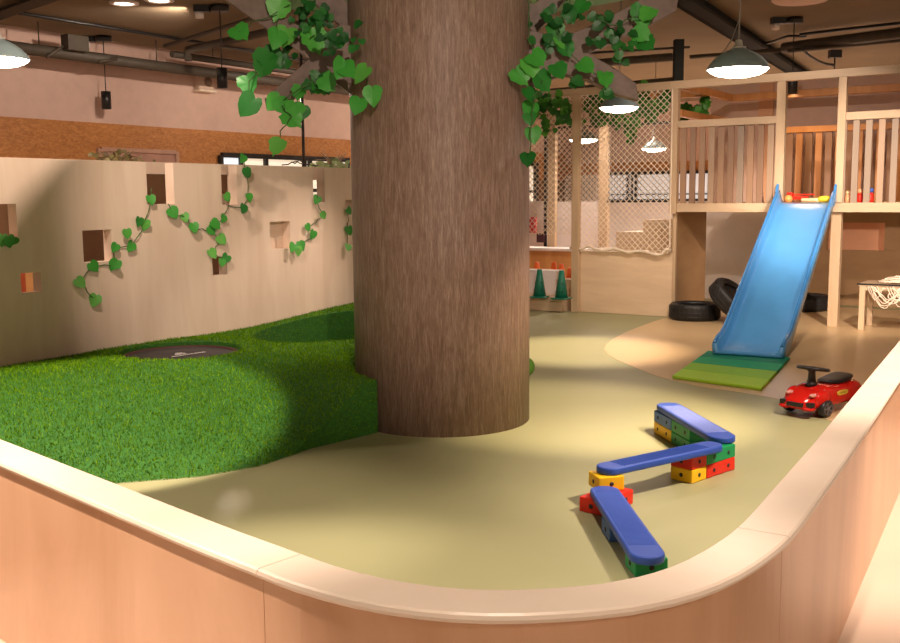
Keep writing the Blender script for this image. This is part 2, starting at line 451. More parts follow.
def vine(label, runs, leaves, name='ivy_vine', lm=None, facing=Vector((0, -1, .25)), r=.004, loc=None, extra=None, group=None):
    """runs: stem point lists (3-D); leaves: (point, size, spin, shape)"""
    t = thing(name, label, 'vine', loc or runs[0][0], group)
    sm = MB()
    for run in runs: sm.tube(wobble(run, .008), r, 5)
    obj('stem', sm, STEM, t, fix=False)
    lb = MB()
    for (p, s_, spin, shp) in leaves:
        n = facing + Vector((random.uniform(-.5, .5), random.uniform(-.2, .2), random.uniform(-.25, .35)))
        leaf(lb, p, s_, n, spin, shp)
    obj('leaves', lb, lm or LEAF, t, fix=False)
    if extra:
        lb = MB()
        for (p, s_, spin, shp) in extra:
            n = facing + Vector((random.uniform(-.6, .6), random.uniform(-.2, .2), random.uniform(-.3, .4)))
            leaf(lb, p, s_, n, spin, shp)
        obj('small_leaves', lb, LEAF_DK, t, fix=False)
    return t
rs = lambda a=.7: random.uniform(-a, a)

# ------------------------------------------------------------------ cut-out wall
VP = -6.45; WT = .10; WZ = 1.80
def cells(mb, uu, zz, holes, v_front, th):
    """board in the plane v with rectangular through holes; uu, zz = outline, holes = (u0,u1,z0,z1)"""
    us = sorted(set([uu[0], uu[1]] + [c for h in holes for c in h[:2] if uu[0] < c < uu[1]]))
    zs = sorted(set([zz[0], zz[1]] + [c for h in holes for c in h[2:] if zz[0] < c < zz[1]]))
    def solid(i, j):
        if i < 0 or j < 0 or i >= len(us) - 1 or j >= len(zs) - 1: return False
        cu = (us[i] + us[i + 1]) / 2; cz = (zs[j] + zs[j + 1]) / 2
        return not any(h[0] < cu < h[1] and h[2] < cz < h[3] for h in holes)
    f, b = v_front, v_front - th
    def quad(pts): mb.add([W(u, v, z) for (u, v, z) in pts], [(0, 1, 2, 3)])
    for i in range(len(us) - 1):
        for j in range(len(zs) - 1):
            if not solid(i, j): continue
            a, c, d, e = us[i], us[i + 1], zs[j], zs[j + 1]
            quad([(a, f, d), (a, f, e), (c, f, e), (c, f, d)]); quad([(a, b, d), (c, b, d), (c, b, e), (a, b, e)])
            if not solid(i - 1, j): quad([(a, b, d), (a, b, e), (a, f, e), (a, f, d)])
            if not solid(i + 1, j): quad([(c, f, d), (c, f, e), (c, b, e), (c, b, d)])
            if not solid(i, j - 1): quad([(a, b, d), (a, f, d), (c, f, d), (c, b, d)])
            if not solid(i, j + 1): quad([(a, f, e), (a, b, e), (c, b, e), (c, f, e)])
    return mb
def hpx(x0, x1, y0, y1, v=VP):
    a = onv(x0, (y0 + y1) / 2, v).dot(E1); b = onv(x1, (y0 + y1) / 2, v).dot(E1)
    xm = (x0 + x1) / 2
    return (a, b, onv(xm, y1, v).z, onv(xm, y0, v).z)
def top(h): return (h[0], h[1], h[2], WZ + .1)
fh = [hpx(-14, 17, 204, 240), hpx(83, 112, 230, 262), hpx(21, 41.5, 272.5, 293), top(hpx(147, 174, 170, 204)), top(hpx(221.5, 237, 170, 204.5)), top(hpx(313, 324.5, 170, 202)),
      hpx(270, 290.5, 221.5, 249), hpx(212.5, 227, 257, 275), hpx(345.5, 352, 200, 214.5)]
cw = thing('cutout_wall', 'tall pale plywood play wall with square cut-out holes and slots', 'play wall', W(5, VP, 0))
uL, uM1, uM2, uR = 3.75, vspan(147, VP), vspan(221.5, VP), 11.0
edges = [uL, uM1, uM2, vspan(324.5, VP), uR]
for a, b in zip(edges[:-1], edges[1:]):
    obj('front_panel', cells(MB(), (a, b), (0, WZ), [h for h in fh if h[1] > a and h[0] < b], VP, WT), PLY_V, cw)
VB2 = VP - .36
bh = [hpx(147, 168, 174, 206, VB2), hpx(217, 229.8, 174.5, 194, VB2), hpx(-20, 18, 196, 245, VB2), hpx(80, 108, 222, 268, VB2), hpx(18, 40, 268, 297, VB2), hpx(308, 322, 180, 199, VB2), hpx(209, 224, 255, 280, VB2), hpx(343, 353, 198, 217, VB2)]
obj('back_panel', cells(MB(), (uL - .1, uR), (0, WZ + .02), bh, VB2, .03), PLY_V, cw)
hq = fh[6]
obj('niche_back', MB().add([W(a, VP - WT - d_, z) for d_ in (.002, .02) for (a, z) in ((hq[0] - .05, hq[2] - .05), (hq[1] + .05, hq[2] - .05), (hq[1] + .05, hq[3] + .05), (hq[0] - .05, hq[3] + .05))], [(0, 1, 2, 3), (7, 6, 5, 4), (0, 4, 5, 1), (1, 5, 6, 2), (2, 6, 7, 3), (3, 7, 4, 0)]), PLY_V, cw)
zc0 = onv(120, 172, VP - 2.0).z
kb = thing('dark_backing', 'added dark brown cabinet glimpsed through the cut-outs', 'backing', W(6, VP - 2.2, 0))  # unseen block added so the cut-outs look dark inside
ku0, ku1 = vspan(-60, VP - 2.0), vspan(250, VP - 2.0)
obj('carcass', MB().gbox(VP - 2.6, VP - 2.0, ku0, ku1, 0, zc0), DARK_BROWN, kb)
pieces('door', MB().gbox(VP - 2.0, VP - 1.98, ku0 + .02, (ku0 + ku1) / 2 - .01, .06, zc0 - .03).gbox(VP - 2.0, VP - 1.98, (ku0 + ku1) / 2 + .01, ku1 - .02, .06, zc0 - .03), DARK_BROWN, kb)
# coloured play panel glimpsed through the small low hole
tp = onv(31, 283, VP - 1.1)
cb = thing('storage_crate', 'orange and red toy crate glimpsed through the small low cut-out', 'crate', (tp.x, tp.y, 0))
obj('body', MB().box(tp.x - .25, tp.x + .02, tp.y - .15, tp.y + .15, 0, 1.1), plain('crate_red', (.55, .10, .03), .5), cb)
obj('side_panel', MB().box(tp.x + .02, tp.x + .1, tp.y - .15, tp.y + .15, 0, 1.1), plain('crate_orange', (.8, .42, .15), .5), cb)

def wl(x, y, off=.035): return onv(x, y, VP + off)
def wvine(label, stem_px, leaf_px, pale=()):
    runs = [[wl(x, y, .012) for x, y in s_] for s_ in stem_px]
    lv = [(wl(x, y, random.uniform(.02, .05)), random.uniform(.085, .115), rs(.8), HEART) for x, y in leaf_px]
    return vine(label, runs, lv, facing=E2 * 1.0 + Vector((0, -.35, .15)), loc=runs[0][0])
wvine('ivy strand trailing down the cut-out wall beside the wide left notch', [[(152, 188), (151, 200), (145, 224), (131, 245), (115, 248), (115, 264), (93, 265), (80, 281), (95, 299)]],
      [(151, 199), (145, 224), (131, 246), (115, 247), (115, 264), (93, 266), (79.5, 282), (95, 299.5), (139, 221), (127, 233)])
wvine('ivy swag looping across the cut-out wall below the bright middle slot', [[(168, 204), (173, 212), (185, 217), (194, 227), (211, 230), (223, 218), (228, 205), (244, 207), (249, 197), (246, 172), (243, 160)], [(211, 230), (221, 239), (212, 253), (225, 258)]],
      [(173, 212), (185, 217), (194, 227), (211, 230), (215, 224), (223.5, 218), (221, 239), (212, 253), (226, 258), (227, 197), (243, 158), (246.7, 172), (249, 197), (243.5, 208), (222, 262)])
wvine('ivy sprig on the cut-out wall below the narrow slot near the trunk', [[(317, 196), (318, 205), (323, 215), (313, 224), (308, 227), (313, 235), (301, 245), (292, 247)]],
      [(317, 199), (323, 215), (307.5, 227), (313, 234), (301, 245), (293, 247), (298, 250)])
wvine('short ivy sprig hugging the edge of the trunk on the cut-out wall', [[(348, 205), (348, 225), (347, 247)]], [(348.5, 211), (348, 247), (349, 230)])
wvine('few ivy leaves on the sill of the leftmost cut-out', [[(-4, 238), (4, 239), (13, 240)]], [(9, 241), (2, 239), (13, 240)])

# ------------------------------------------------------------------ turf mound
front = [Vector(p) for p in [(-3.1, 4.72), (-2.4, 4.95), (-1.78, 5.18), (-1.37, 5.29), (-1.08, 5.50), (-.92, 5.72), (-.45, 5.55), (.3, 5.5)]]
PH = .35
def dist_front(p):
    best = 9
    for a, b in zip(front[:-1], front[1:]):
        t = max(0, min(1, (p - a).dot(b - a) / (b - a).length_squared)); best = min(best, (p - a - (b - a) * t).length)
    return best
def turf_h(p):
    w = max(0, min(1, (p.x + 1.35) / .75)); L = 1.75 * (1 - w) + .72 * w
    t = min(1, dist_front(p) / L)
    h = PH * (1 - (1 - t) ** 1.35)
    uu_, vv_, _z = uv(Vector((p.x, p.y, 0))); k_ = max(0, min(1, (uu_ - 6.2) / 1.8)) * max(0, min(1, (-5.25 - vv_) / .8)); h += .085 * k_ * k_ * (3 - 2 * k_)
    d = (p - TC).length
    if d < TR + .32: h += .012 * math.cos(min(1, abs(d - TR - .12) / .2) * math.pi / 2)
    return h
TC = Vector((-2.06, 7.58)); TR = .455
PC = W(uv(Vector((-.95, 8.85, 0)))[0], -5.66).xy; PA, PB = .98, .62
def arc(c, r, a0, a1, n): return [Vector((c[0] + r * math.cos(a0 + (a1 - a0) * i / n), c[1] + r * math.sin(a0 + (a1 - a0) * i / n))) for i in range(n + 1)]
def wxy(u, v): return W(u, v).xy
outer = [Vector((-3.86, 5.72))]
for i in range(1, 12): outer.append(Vector((-3.86, 5.72)).lerp(Vector((-2.88, 4.80)), i / 11))
for a, b in zip(front[0:4], front[1:5]):
    if a is front[0]: a = Vector((-2.8, 4.82))
    for i in range(1, 6): outer.append(a.lerp(b, i / 5))
for a, b in zip([front[4], Vector((-.85, 5.88)), Vector((-.62, 6.13))], [Vector((-.85, 5.88)), Vector((-.62, 6.13)), Vector((-.47, 6.29))]):
    for i in range(1, 6): outer.append(a.lerp(b, i / 5))
a0 = math.atan2(6.29 - CY, -.47 - CX) % (2 * math.pi)
outer += arc((CX, CY), CR + .012, a0, math.pi / 2 + .1, 16)[1:]
outer += [Vector((-.12, 7.8)), Vector((-.15, 8.4)), Vector((-.2, 9.0)), Vector((-.15, 9.6)), wxy(9.3, -5.4), wxy(9.2, -6.0), wxy(9.1, VP + .012)]
wl0 = wxy(9.1, VP + .012); wl1 = wxy(4.15, VP + .012)
for i in range(1, 60): outer.append(wl0.lerp(wl1, i / 60))
def ellp(n=44):
    return [PC + E1.xy * (PA * math.cos(2 * math.pi * i / n)) + E2.xy * (PB * math.sin(2 * math.pi * i / n)) for i in range(n)]
holes = [arc(TC, TR, 0, 2 * math.pi, 44)[:-1], ellp()]
def inpoly(p, P):
    c = False; j = len(P) - 1
    for i in range(len(P)):
        if (P[i].y > p.y) != (P[j].y > p.y) and p.x < (P[j].x - P[i].x) * (p.y - P[i].y) / (P[j].y - P[i].y) + P[i].x: c = not c
        j = i
    return c
vs2 = []; ed = []
for loop in [outer] + holes:
    b = len(vs2); vs2 += loop; ed += [(b + i, b + (i + 1) % len(loop)) for i in range(len(loop))]
x = -4.0
while x < .2:
    y = 4.6
    while y < 10.6:
        p = Vector((x + random.uniform(-.012, .012), y + random.uniform(-.012, .012)))
        if inpoly(p, outer) and not any(inpoly(p, h) for h in holes): vs2.append(p)
        y += .07
    x += .07
cv, ce, cf, _, _, _ = geometry.delaunay_2d_cdt(vs2, ed, [], 0, 1e-5)
tm = MB(); fl = []
for f in cf:
    c = sum((cv[i] for i in f), Vector((0, 0))) / len(f)
    if inpoly(c, outer) and not any(inpoly(c, h) for h in holes): fl.append(tuple(f))
tv = [(p.x, p.y, turf_h(p)) for p in cv]
tm.v = list(tv); tm.f = list(fl); tm.sm = [True] * len(fl)
# side skirts
from collections import Counter
ec = Counter(); 
for f in fl:
    for i in range(len(f)): ec[tuple(sorted((f[i], f[(i + 1) % len(f)])))] += 1
low = {}
def lowv(i):
    if i not in low: low[i] = len(tm.v); tm.v.append((cv[i].x, cv[i].y, .006))
    return low[i]
skirt = []
for f in fl:
    for i in range(len(f)):
        a, b = f[i], f[(i + 1) % len(f)]
        if ec[tuple(sorted((a, b)))] == 1:
            q = (b, a, lowv(a), lowv(b)); skirt.append(q)
tm.f += skirt; tm.sm += [False] * len(skirt)
nP = len(tm.v); el = ellp(40)
tm.v += [(p.x, p.y, .012) for p in el]; tm.f.append(tuple(range(nP, nP + 40))); tm.sm.append(False)
turf = thing('turf_mound', 'low mound covered in green artificial turf along the cut-out wall', 'turf mound', (-2, 6.5, 0))
obj('mound_body', tm, TURF, turf, fix=False)
# blades
rng = np.random.default_rng(3)
V = np.array(tm.v); tris = []
for f in tm.f:
    for i in range(1, len(f) - 1): tris.append((f[0], f[i], f[i + 1]))
tris = np.array(tris)
Pa, Pb, Pc = V[tris[:, 0]], V[tris[:, 1]], V[tris[:, 2]]
nr = np.cross(Pb - Pa, Pc - Pa); ar = np.linalg.norm(nr, axis=1) / 2
nr = nr / np.maximum(1e-9, np.linalg.norm(nr, axis=1))[:, None]
horiz = np.abs(nr[:, 2]) > .3
nr[horiz & (nr[:, 2] < 0)] *= -1
NB = 170000
pick = rng.choice(len(tris), NB, p=ar / ar.sum())
r1 = np.sqrt(rng.random(NB)); r2 = rng.random(NB)
pos = Pa[pick] * (1 - r1)[:, None] + Pb[pick] * (r1 * (1 - r2))[:, None] + Pc[pick] * (r1 * r2)[:, None]
n_ = nr[pick]
vert = np.abs(n_[:, 2]) < .3
lean = rng.normal(0, .45, (NB, 3)); d = n_ * np.where(vert, .7, 1)[:, None] + lean; d[:, 2] = np.abs(d[:, 2]) + .15
d /= np.linalg.norm(d, axis=1)[:, None]
ln = rng.uniform(.012, .025, NB)[:, None] * np.where(vert, .6, 1)[:, None]
side = np.cross(d, rng.normal(0, 1, (NB, 3))); side /= np.maximum(1e-6, np.linalg.norm(side, axis=1))[:, None]
w_ = rng.uniform(.0016, .0030, NB)[:, None]
base = np.array(WM[turf.name])
vv = np.stack([pos + side * w_, pos - side * w_, pos + d * ln], 1).reshape(-1, 3) - base
me = bpy.data.meshes.new('grass_blades'); me.vertices.add(NB * 3); me.loops.add(NB * 3); me.polygons.add(NB)
me.vertices.foreach_set('co', vv.ravel().astype('f')); me.loops.foreach_set('vertex_index', np.arange(NB * 3, dtype='i'))
me.polygons.foreach_set('loop_start', np.arange(0, NB * 3, 3, dtype='i')); me.update(calc_edges=True)
me.materials.append(GRASS)
go = bpy.data.objects.new('grass', me); C.objects.link(go); go.parent = turf; go['kind'] = 'stuff'

# trampoline sunk in the mound
tz = .322
tp = thing('trampoline', 'round black trampoline sunk into the green turf mound', 'trampoline', (TC.x, TC.y, 0))
MT = Matrix.Translation((TC.x, TC.y, 0))
obj('jump_mat', MB().lathe([(TR - .055, tz - .01), (TR - .055, tz), (.2, tz - .002), (.001, tz - .003)], 48, MT), noisy('jump_mat_fabric', (.035, .028, .032), (.05, .04, .045), scale=(60, 60, 60), rough=.7), tp)
obj('edge_ring', MB().lathe([(TR - .06, .05), (TR - .06, tz + .004), (TR - .04, tz + .012), (TR - .012, tz + .008), (TR - .008, .05)], 48, MT, closed=True), plain('edge_pad_maroon', (.05, .008, .010), .6), tp)
lg = MB()
lx = uz(187, 354, tz)
dx = (uz(208, 352, tz) - uz(174, 357, tz)); dx.z = 0; Ld = dx.length; dx.normalize(); dy = Vector((-dx.y, dx.x, 0))
o0 = uz(174, 357.2, tz)
def stroke(a, b, w):
    p, q = o0 + dx * a[0] * Ld + dy * a[1], o0 + dx * b[0] * Ld + dy * b[1]
    t = (q - p).normalized(); nn = Vector((-t.y, t.x, 0)) * w
    lg.add([Vector((c.x, c.y, tz + .003)) for c in (p + nn, p - nn, q - nn, q + nn)], [(0, 1, 2, 3)])
for i in range(9): stroke((i * .11, .0 + .01 * (i % 2)), (i * .11 + .05, .035), .012); stroke((i * .11, .005), (i * .11 + .08, .005), .006)
for a, b in [((.22, .07), (.42, .15)), ((.30, .07), (.52, .14)), ((.42, .15), (.52, .09)), ((.22, .07), (.52, .07))]: stroke(a, b, .012)
lo = obj('logo_print', lg, plain('white_print', (.75, .72, .74), .6), tp); lo['label'] = 'white printed emblem over a line of lettering'

# ------------------------------------------------------------------ building bricks and balance planks
BW, BD, BH = .135, .135, .0725
def make_brick(name, n, mat, label):
    t = thing(name, label, 'block')
    L = BW * n
    b = MB().box(0, L, 0, BD, 0, BH)
    o = obj('body', b, mat, t, bev=.006)
    hb = MB()
    for i in range(n):
        cx = BW * (i + .5)
        for (M_) in (Matrix.Translation((cx, -.0008, BH / 2)) @ Matrix.Rotation(R(90), 4, 'X'), Matrix.Translation((cx, BD + .0008, BH / 2)) @ Matrix.Rotation(R(-90), 4, 'X')):
            hb.lathe([(.011, -.004), (.011, .0006), (.001, .0006)], 14, M_)
    for M_ in (Matrix.Translation((-.0008, BD / 2, BH / 2)) @ Matrix.Rotation(R(-90), 4, 'Y'), Matrix.Translation((L + .0008, BD / 2, BH / 2)) @ Matrix.Rotation(R(90), 4, 'Y')):
        hb.lathe([(.011, -.004), (.011, .0006), (.001, .0006)], 14, M_)
    pieces('peg_hole', hb, HOLE, o)
    kn = MB()
    for i in range(n):
        kn.lathe([(.030, BH - .002), (.030, BH + .0003), (.001, BH + .0003)], 16, Matrix.Translation((BW * (i + .5), BD / 2, 0)))
    pieces('top_stud', kn, mat, o)
    return t
GB = 'toy bricks under the balance planks'
protos = {}
MATS = {'red': RED_PL, 'green': GREEN_PL, 'yellow': YEL_PL, 'blue': BLUE_BL}
def brick(col, n, p, z, ang, label):
    key = (col, n)
    rot = (0, 0, ang)
    if key not in protos:
        t = make_brick('toy_brick', n, MATS[col], label); t.location = (p[0], p[1], z); t.rotation_euler = rot; t['group'] = GB; protos[key] = t
    else: dup(protos[key], (p[0], p[1], z), ang, label, GB)
Z0 = .0046
# right-hand stack below the elbow
p = uz(691.7, 485); q = uz(704, 478.5); a1 = math.atan2(q.y - p.y, q.x - p.x)
aR = R(42); aL = aR + R(90)
dirR = Vector((math.cos(aR), math.sin(aR), 0)); dirL = Vector((-math.sin(aR), math.cos(aR), 0))
p = Vector((p.x, p.y, 0))
brick('yellow', 1, p, Z0, aR, 'yellow brick at the floor under the right end of the middle plank')
brick('red', 1, p, Z0 + BH, aR, 'red brick on the yellow one under the middle plank')
q = p + dirR * (BW + .003)
brick('red', 2, q, Z0, aR, 'long red brick on the floor at the elbow of the planks')
brick('green', 2, q, Z0 + BH, aR, 'long green brick on the red one at the elbow of the planks')
# row below the far plank
g0 = uz(653.5, 433); rowdir = (uz(672, 444) - g0).normalized(); ra = math.atan2(rowdir.y, rowdir.x); 
brick('yellow', 2, g0, Z0, ra, 'long yellow brick on the floor at the far end of the far plank')
brick('blue', 2, g0, Z0 + BH, ra, 'long blue brick on the yellow one under the far plank end')
g1 = g0 + rowdir * (2 * BW + .004)
brick('green', 2, g1, Z0, ra, 'lower long green brick midway under the far plank')
brick('green', 2, g1, Z0 + BH, ra, 'upper long green brick midway under the far plank')
# left stack
s0 = uz(596, 517.5); a3 = R(24)
s0 = Vector((.71, 4.55, 0)); a3 = R(48)
brick('red', 2, s0, Z0, a3, 'red brick on the floor where the two near planks meet')
sY = Vector((.712, 4.70, 0))
brick('yellow', 1, sY, Z0 + BH, R(14), 'yellow brick under the left end of the middle plank')
b0 = Vector((.685, 4.20, 0))
brick('blue', 1, b0, Z0, R(6), 'blue brick under the middle of the nearest plank')
n0 = Vector((.722, 3.79, 0))
brick('green', 1, n0, Z0, R(8), 'green brick under the near end of the nearest plank')

def make_plank(L, w, th, label):
    t = thing('balance_plank', label, 'balance plank')
    r_ = w / 2; pts = []
    for i in range(13): a = -math.pi / 2 + math.pi * i / 12; pts.append((L / 2 - r_ + r_ * math.cos(a) * .95, r_ * math.sin(a)))
    for i in range(13): a = math.pi / 2 + math.pi * i / 12; pts.append((-L / 2 + r_ + r_ * math.cos(a) * .95, r_ * math.sin(a)))
    obj('deck', MB().prism(pts, 0, th, smooth=True), BLUE_PL, t, bev=.008, seg=3)
    rb = MB(); n = int((L - .24) / .014)
    for i in range(n):
        x_ = -L / 2 + .12 + i * .014; 
        pr_ = [Vector((x_, -w / 2 + .014 + (w - .028) * k_ / 10, th + .0002)) for k_ in range(11)]
        rb.tube(pr_, .0022, 4)
    obj('grip_ribs', rb, BLUE_PL, t)
    return t
def place_plank(a, b, w, z, label, proto=None):
    d_ = Vector(b) - Vector(a); L = d_.length; ang = math.atan2(d_.y, d_.x); c = (Vector(a) + Vector(b)) / 2
    t = make_plank(L, w, .036, label); t.location = (c.x, c.y, z); t.rotation_euler = (0, 0, ang); t['group'] = 'blue balance planks'
    return t
zt2 = Z0 + 2 * BH + .0015
fa = (uz(661, 404, .175) + uz(677, 404, .175)) / 2; fb = Vector((1.525, 5.26, 0)); fa.z = 0
place_plank((1.372, 6.29), (1.502, 5.325), .155, zt2, 'blue balance plank farthest away over the green bricks')
place_plank((.724, 4.755), (1.433, 5.235), .13, zt2, 'blue balance plank in the middle bridging the two brick stacks')
place_plank((.727, 4.695), (.768, 3.715), .14, Z0 + BH + .0015, 'nearest blue ridged balance plank reaching down to the green brick')

# ------------------------------------------------------------------ slide and mat
sl = thing('slide', 'blue plastic slide coming down from the wooden platform', 'slide', W(9.06, -2.72, 0))
bot = W(9.04, -2.72); topp = W(11.74, -2.915); sd = (topp - bot).normalized(); sx = Vector((sd.y, -sd.x, 0)); SL = (topp - bot).length
prof_l = [(-.02, .064), (.10, .062), (.22, .080), (.36, .13)]
for i in range(1, 9): t_ = i / 8; prof_l.append((.36 + (SL - .62) * t_, .13 + (1.32 - .13) * t_))
prof_l += [(SL - .14, 1.388), (SL - .003, 1.412)]
sec = [(-.315, -.025), (-.325, .10), (-.322, .118), (-.305, .128), (-.285, .122), (-.278, .10), (-.262, .02), (-.245, .004), (0, .0), (.245, .004), (.262, .02), (.278, .10), (.285, .122), (.305, .128), (.322, .118), (.325, .10), (.315, -.025)]
rings = []
for (l, z) in prof_l:
    k_ = .6 if l < .05 else 1.0
    rings.append([bot + sd * l + sx * a + Vector((0, 0, z + (b * k_ if b > .01 else b))) for a, b in sec])
obj('chute', MB().loft(rings), SLIDE, sl)
for s_ in (-1, 1):
    f_ = MB(); c0 = bot + sd * (SL - .16) + sx * (s_ * .300)
    poly_ = [(-.10, 1.36), (.02, 1.40), (.155, 1.40), (.155, 1.60), (.12, 1.625), (.085, 1.60), (.03, 1.52)]
    fr_ = [c0 + sd * a + Vector((0, 0, b)) for a, b in poly_]; off = sx * (.028 * s_)
    n = len(poly_); f_.add(fr_ + [p + off for p in fr_], [tuple(range(n)), tuple(range(2 * n - 1, n - 1, -1))] + [(i, (i + 1) % n, n + (i + 1) % n, n + i) for i in range(n)])
    obj('side_fin', f_, SLIDE_DK, sl, bev=.008)
for s_ in (-1, 1):
    obj('rim', MB().tube([bot + sd * l + sx * (s_ * .304) + Vector((0, 0, z + .128 * (.6 if l < .05 else 1))) for l, z in prof_l], .017, 8), SLIDE_DK, sl)
mat_t = thing('folding_mat', 'green striped folding landing mat at the foot of the blue slide', 'mat', (2.4, 8.4, 0))
mf = Vector((2.10, 7.805, 0)); mb_ = Vector((2.74, 9.02, 0)); md = (mb_ - mf).normalized(); mx_ = Vector((md.y, -md.x, 0)); ML = (mb_ - mf).length
for i, c in enumerate([(.42, .74, .06), (.30, .66, .06), (.008, .46, .21), (.005, .27, .17)]):
    a, b = ML * i / 4 + .002, ML * (i + 1) / 4 - .002
    FL, FR, BL, BR = uz(672, 379.5), uz(761.5, 392), uz(707.5, 354), uz(790, 360.5)
    Q_ = lambda t_, r_: (FR if r_ else FL).lerp(BR if r_ else BL, t_)
    vs = [Q_(l / ML, w_2) + Vector((0, 0, z)) for z in (.0065, .034) for (l, w_2) in ((a, 0), (b, 0), (b, 1), (a, 1))]
    obj('mat_panel', MB().add(vs, [(3, 2, 1, 0), (4, 5, 6, 7), (0, 1, 5, 4), (1, 2, 6, 5), (2, 3, 7, 6), (3, 0, 4, 7)]), plain('mat_green', c, .6, .04, spec=.2), mat_t, bev=.008, seg=3)

# ------------------------------------------------------------------ platform
PL = thing('play_platform', 'raised pine play platform with slatted railings at the right', 'play platform', W(12.8, -3, 0))
U1, U2 = 11.74, 13.75; V0, V1 = -4.47, -.95
DT, DB = 1.405, 1.30
obj('deck', MB().gbox(V0 + .02, V1, U1 + .02, U2 + .3, DB + .02, DT - .002), PINE_H, PL)
obj('deck_edge', MB().gbox(V0 + .0, V1, U1 - .02, U1 + .02, DB, DT), PINE_H, PL, bev=.004)
def post(v, u, w, d, z0, z1, mat=PINE, name='post'): return obj(name, MB().gbox(v - w / 2, v + w / 2, u - d / 2, u + d / 2, z0, z1), mat, PL, bev=.004)
post(-4.485, U1, .09, .09, DB - .02, 2.769)
post(-4.485, U1 + .05, .05, .05, .0065, DB - .02, name='leg')
post(-3.225, U1, .10, .08, DT, 2.78)
post(-2.565, U1, .085, .08, DT, 2.78)
post(-2.60, U1 + .10, .11, .10, .0065, DB + .02, name='leg')
post(-1.30, U1 + .10, .11, .10, .0065, DB + .02, name='leg')
post(-1.62, U1, .09, .08, DT, 2.78)
obj('top_beam', MB().gbox(V0 - .06, V1, U1 - .045, U1 + .045, 2.77, 2.86), PINE_H, PL, bev=.004)
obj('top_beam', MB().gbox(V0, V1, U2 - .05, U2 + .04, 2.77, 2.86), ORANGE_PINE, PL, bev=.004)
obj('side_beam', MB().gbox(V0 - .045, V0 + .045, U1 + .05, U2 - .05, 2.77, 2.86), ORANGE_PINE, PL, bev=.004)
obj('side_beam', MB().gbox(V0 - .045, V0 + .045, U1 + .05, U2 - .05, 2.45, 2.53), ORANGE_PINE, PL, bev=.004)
obj('rail', MB().gbox(-4.44, -3.275, U1 - .035, U1 + .045, 2.305, 2.39), PINE_H, PL, bev=.004)
obj('rail', MB().gbox(-2.52, -1.665, U1 - .035, U1 + .045, 2.305, 2.39), PINE_H, PL, bev=.004)
i = 0; v = -4.41
while v < -3.31:
    obj('slat', MB().gbox(v, v + .072, U1 - .012, U1 + .015, DT, 2.305), SLAT[[0, 1, 0, 2, 0, 1, 3, 0, 1, 2][i % 10]], PL, bev=.002); v += .1155; i += 1
i = 0; v = onu(852.5, 150, U1).dot(E2) - .132
while v < -1.68:
    obj('slat', MB().gbox(v, v + .066, U1 - .012, U1 + .015, DT, 2.305), SLAT[[3, 3, 3, 2][i % 4]], PL, bev=.002); v += .132; i += 1
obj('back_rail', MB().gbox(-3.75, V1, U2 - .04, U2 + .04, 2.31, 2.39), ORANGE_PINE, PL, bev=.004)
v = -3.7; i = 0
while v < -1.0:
    obj('back_slat', MB().gbox(v, v + .085, U2 - .015, U2 + .015, DT, 2.31), SLAT_LIT if i % 2 else SLAT[1], PL, bev=.002); v += .125; i += 1

# net playhouse left of the platform
NP = thing('net_playhouse', 'rope net playhouse on a plywood base beside the platform', 'playhouse', W(12.3, -5.2, 0))
NV0, NV1, NU1 = -5.87, -4.50, 12.87
bz = .80
obj('base_panel', MB().gbox(NV0 + .02, NV1, U1 + .02, NU1, .0065, bz), PLY_H, NP, bev=.004)
obj('side_panel', MB().gbox(NV1 + .002, NV1 + .035, U1 + .05, NU1, .0065, DB), BROWN_BOARD, NP)
sv1, sv2 = onu(616, 230, 12.3).dot(E2), onu(643, 230, 12.3).dot(E2)
obj('step', MB().gbox(sv1, sv2, 12.3, NU1, bz, 1.03), PLY_H, NP, bev=.004)
obj('step', MB().gbox(sv2, NV1, 12.3, NU1, bz, 1.19), PLY_H, NP, bev=.004)
for (vv_, uu_) in ((NV0 + .085, U1 - .03),):
    obj('post', MB().gbox(vv_ - .05, vv_ + .05, uu_ - .04, uu_ + .04, .0065, 2.769), PINE, NP, bev=.004)
pvx = onu(552.5, 190, 15.2).dot(E2)
obj('post', MB().gbox(pvx - .07, pvx + .07, 15.15, 15.25, 0, 2.9), PINE, NP, bev=.004)
obj('top_beam', MB().gbox(-7.4, V0 - .06, U1 - .045, U1 + .045, 2.77, 2.86), PINE_H, NP, bev=.004)
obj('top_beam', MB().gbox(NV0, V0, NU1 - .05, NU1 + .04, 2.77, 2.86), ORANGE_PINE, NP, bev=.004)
def net(name, v0, v1, z0, z1, u, step, r, mat, parent, slack=.0):
    mb = MB(); H_ = z1 - z0; L = v1 - v0
    for sgn in (1, -1):
        c = -H_
        while c < L:
            # line v = c + t for sgn 1 ; v = c + H - t for sgn -1 , z = z0 + t
            ts = []
            for t_ in (0, H_):
                pass
            if sgn == 1: t0, t1 = max(0, -c), min(H_, L - c); P = lambda t: (v0 + c + t, z0 + t)
            else: t0, t1 = max(0, c + H_ - L), min(H_, c + H_); P = lambda t: (v0 + c + H_ - t, z0 + t)
            if t1 - t0 > .02:
                n = 4
                pts = []
                for i_ in range(n + 1):
                    v_, z_ = P(t0 + (t1 - t0) * i_ / n); pts.append(W(u + slack * math.sin(v_ * 7) * math.sin(z_ * 3), v_, z_))
                mb.tube(pts, r, 4, cap=False)
            c += step
    return obj(name, mb, mat, parent, fix=False)
nz0 = .79
o = net('rope_net', NV0 + .09, NV1 + .0, nz0, 2.77, U1 - .02, 0.078, .0050, ROPE, NP, .012)
o = net('rope_net', -7.2, NV0 + .0, 1.0, 2.77, U1 - .0, 0.078, .0050, ROPE, NP, .012)
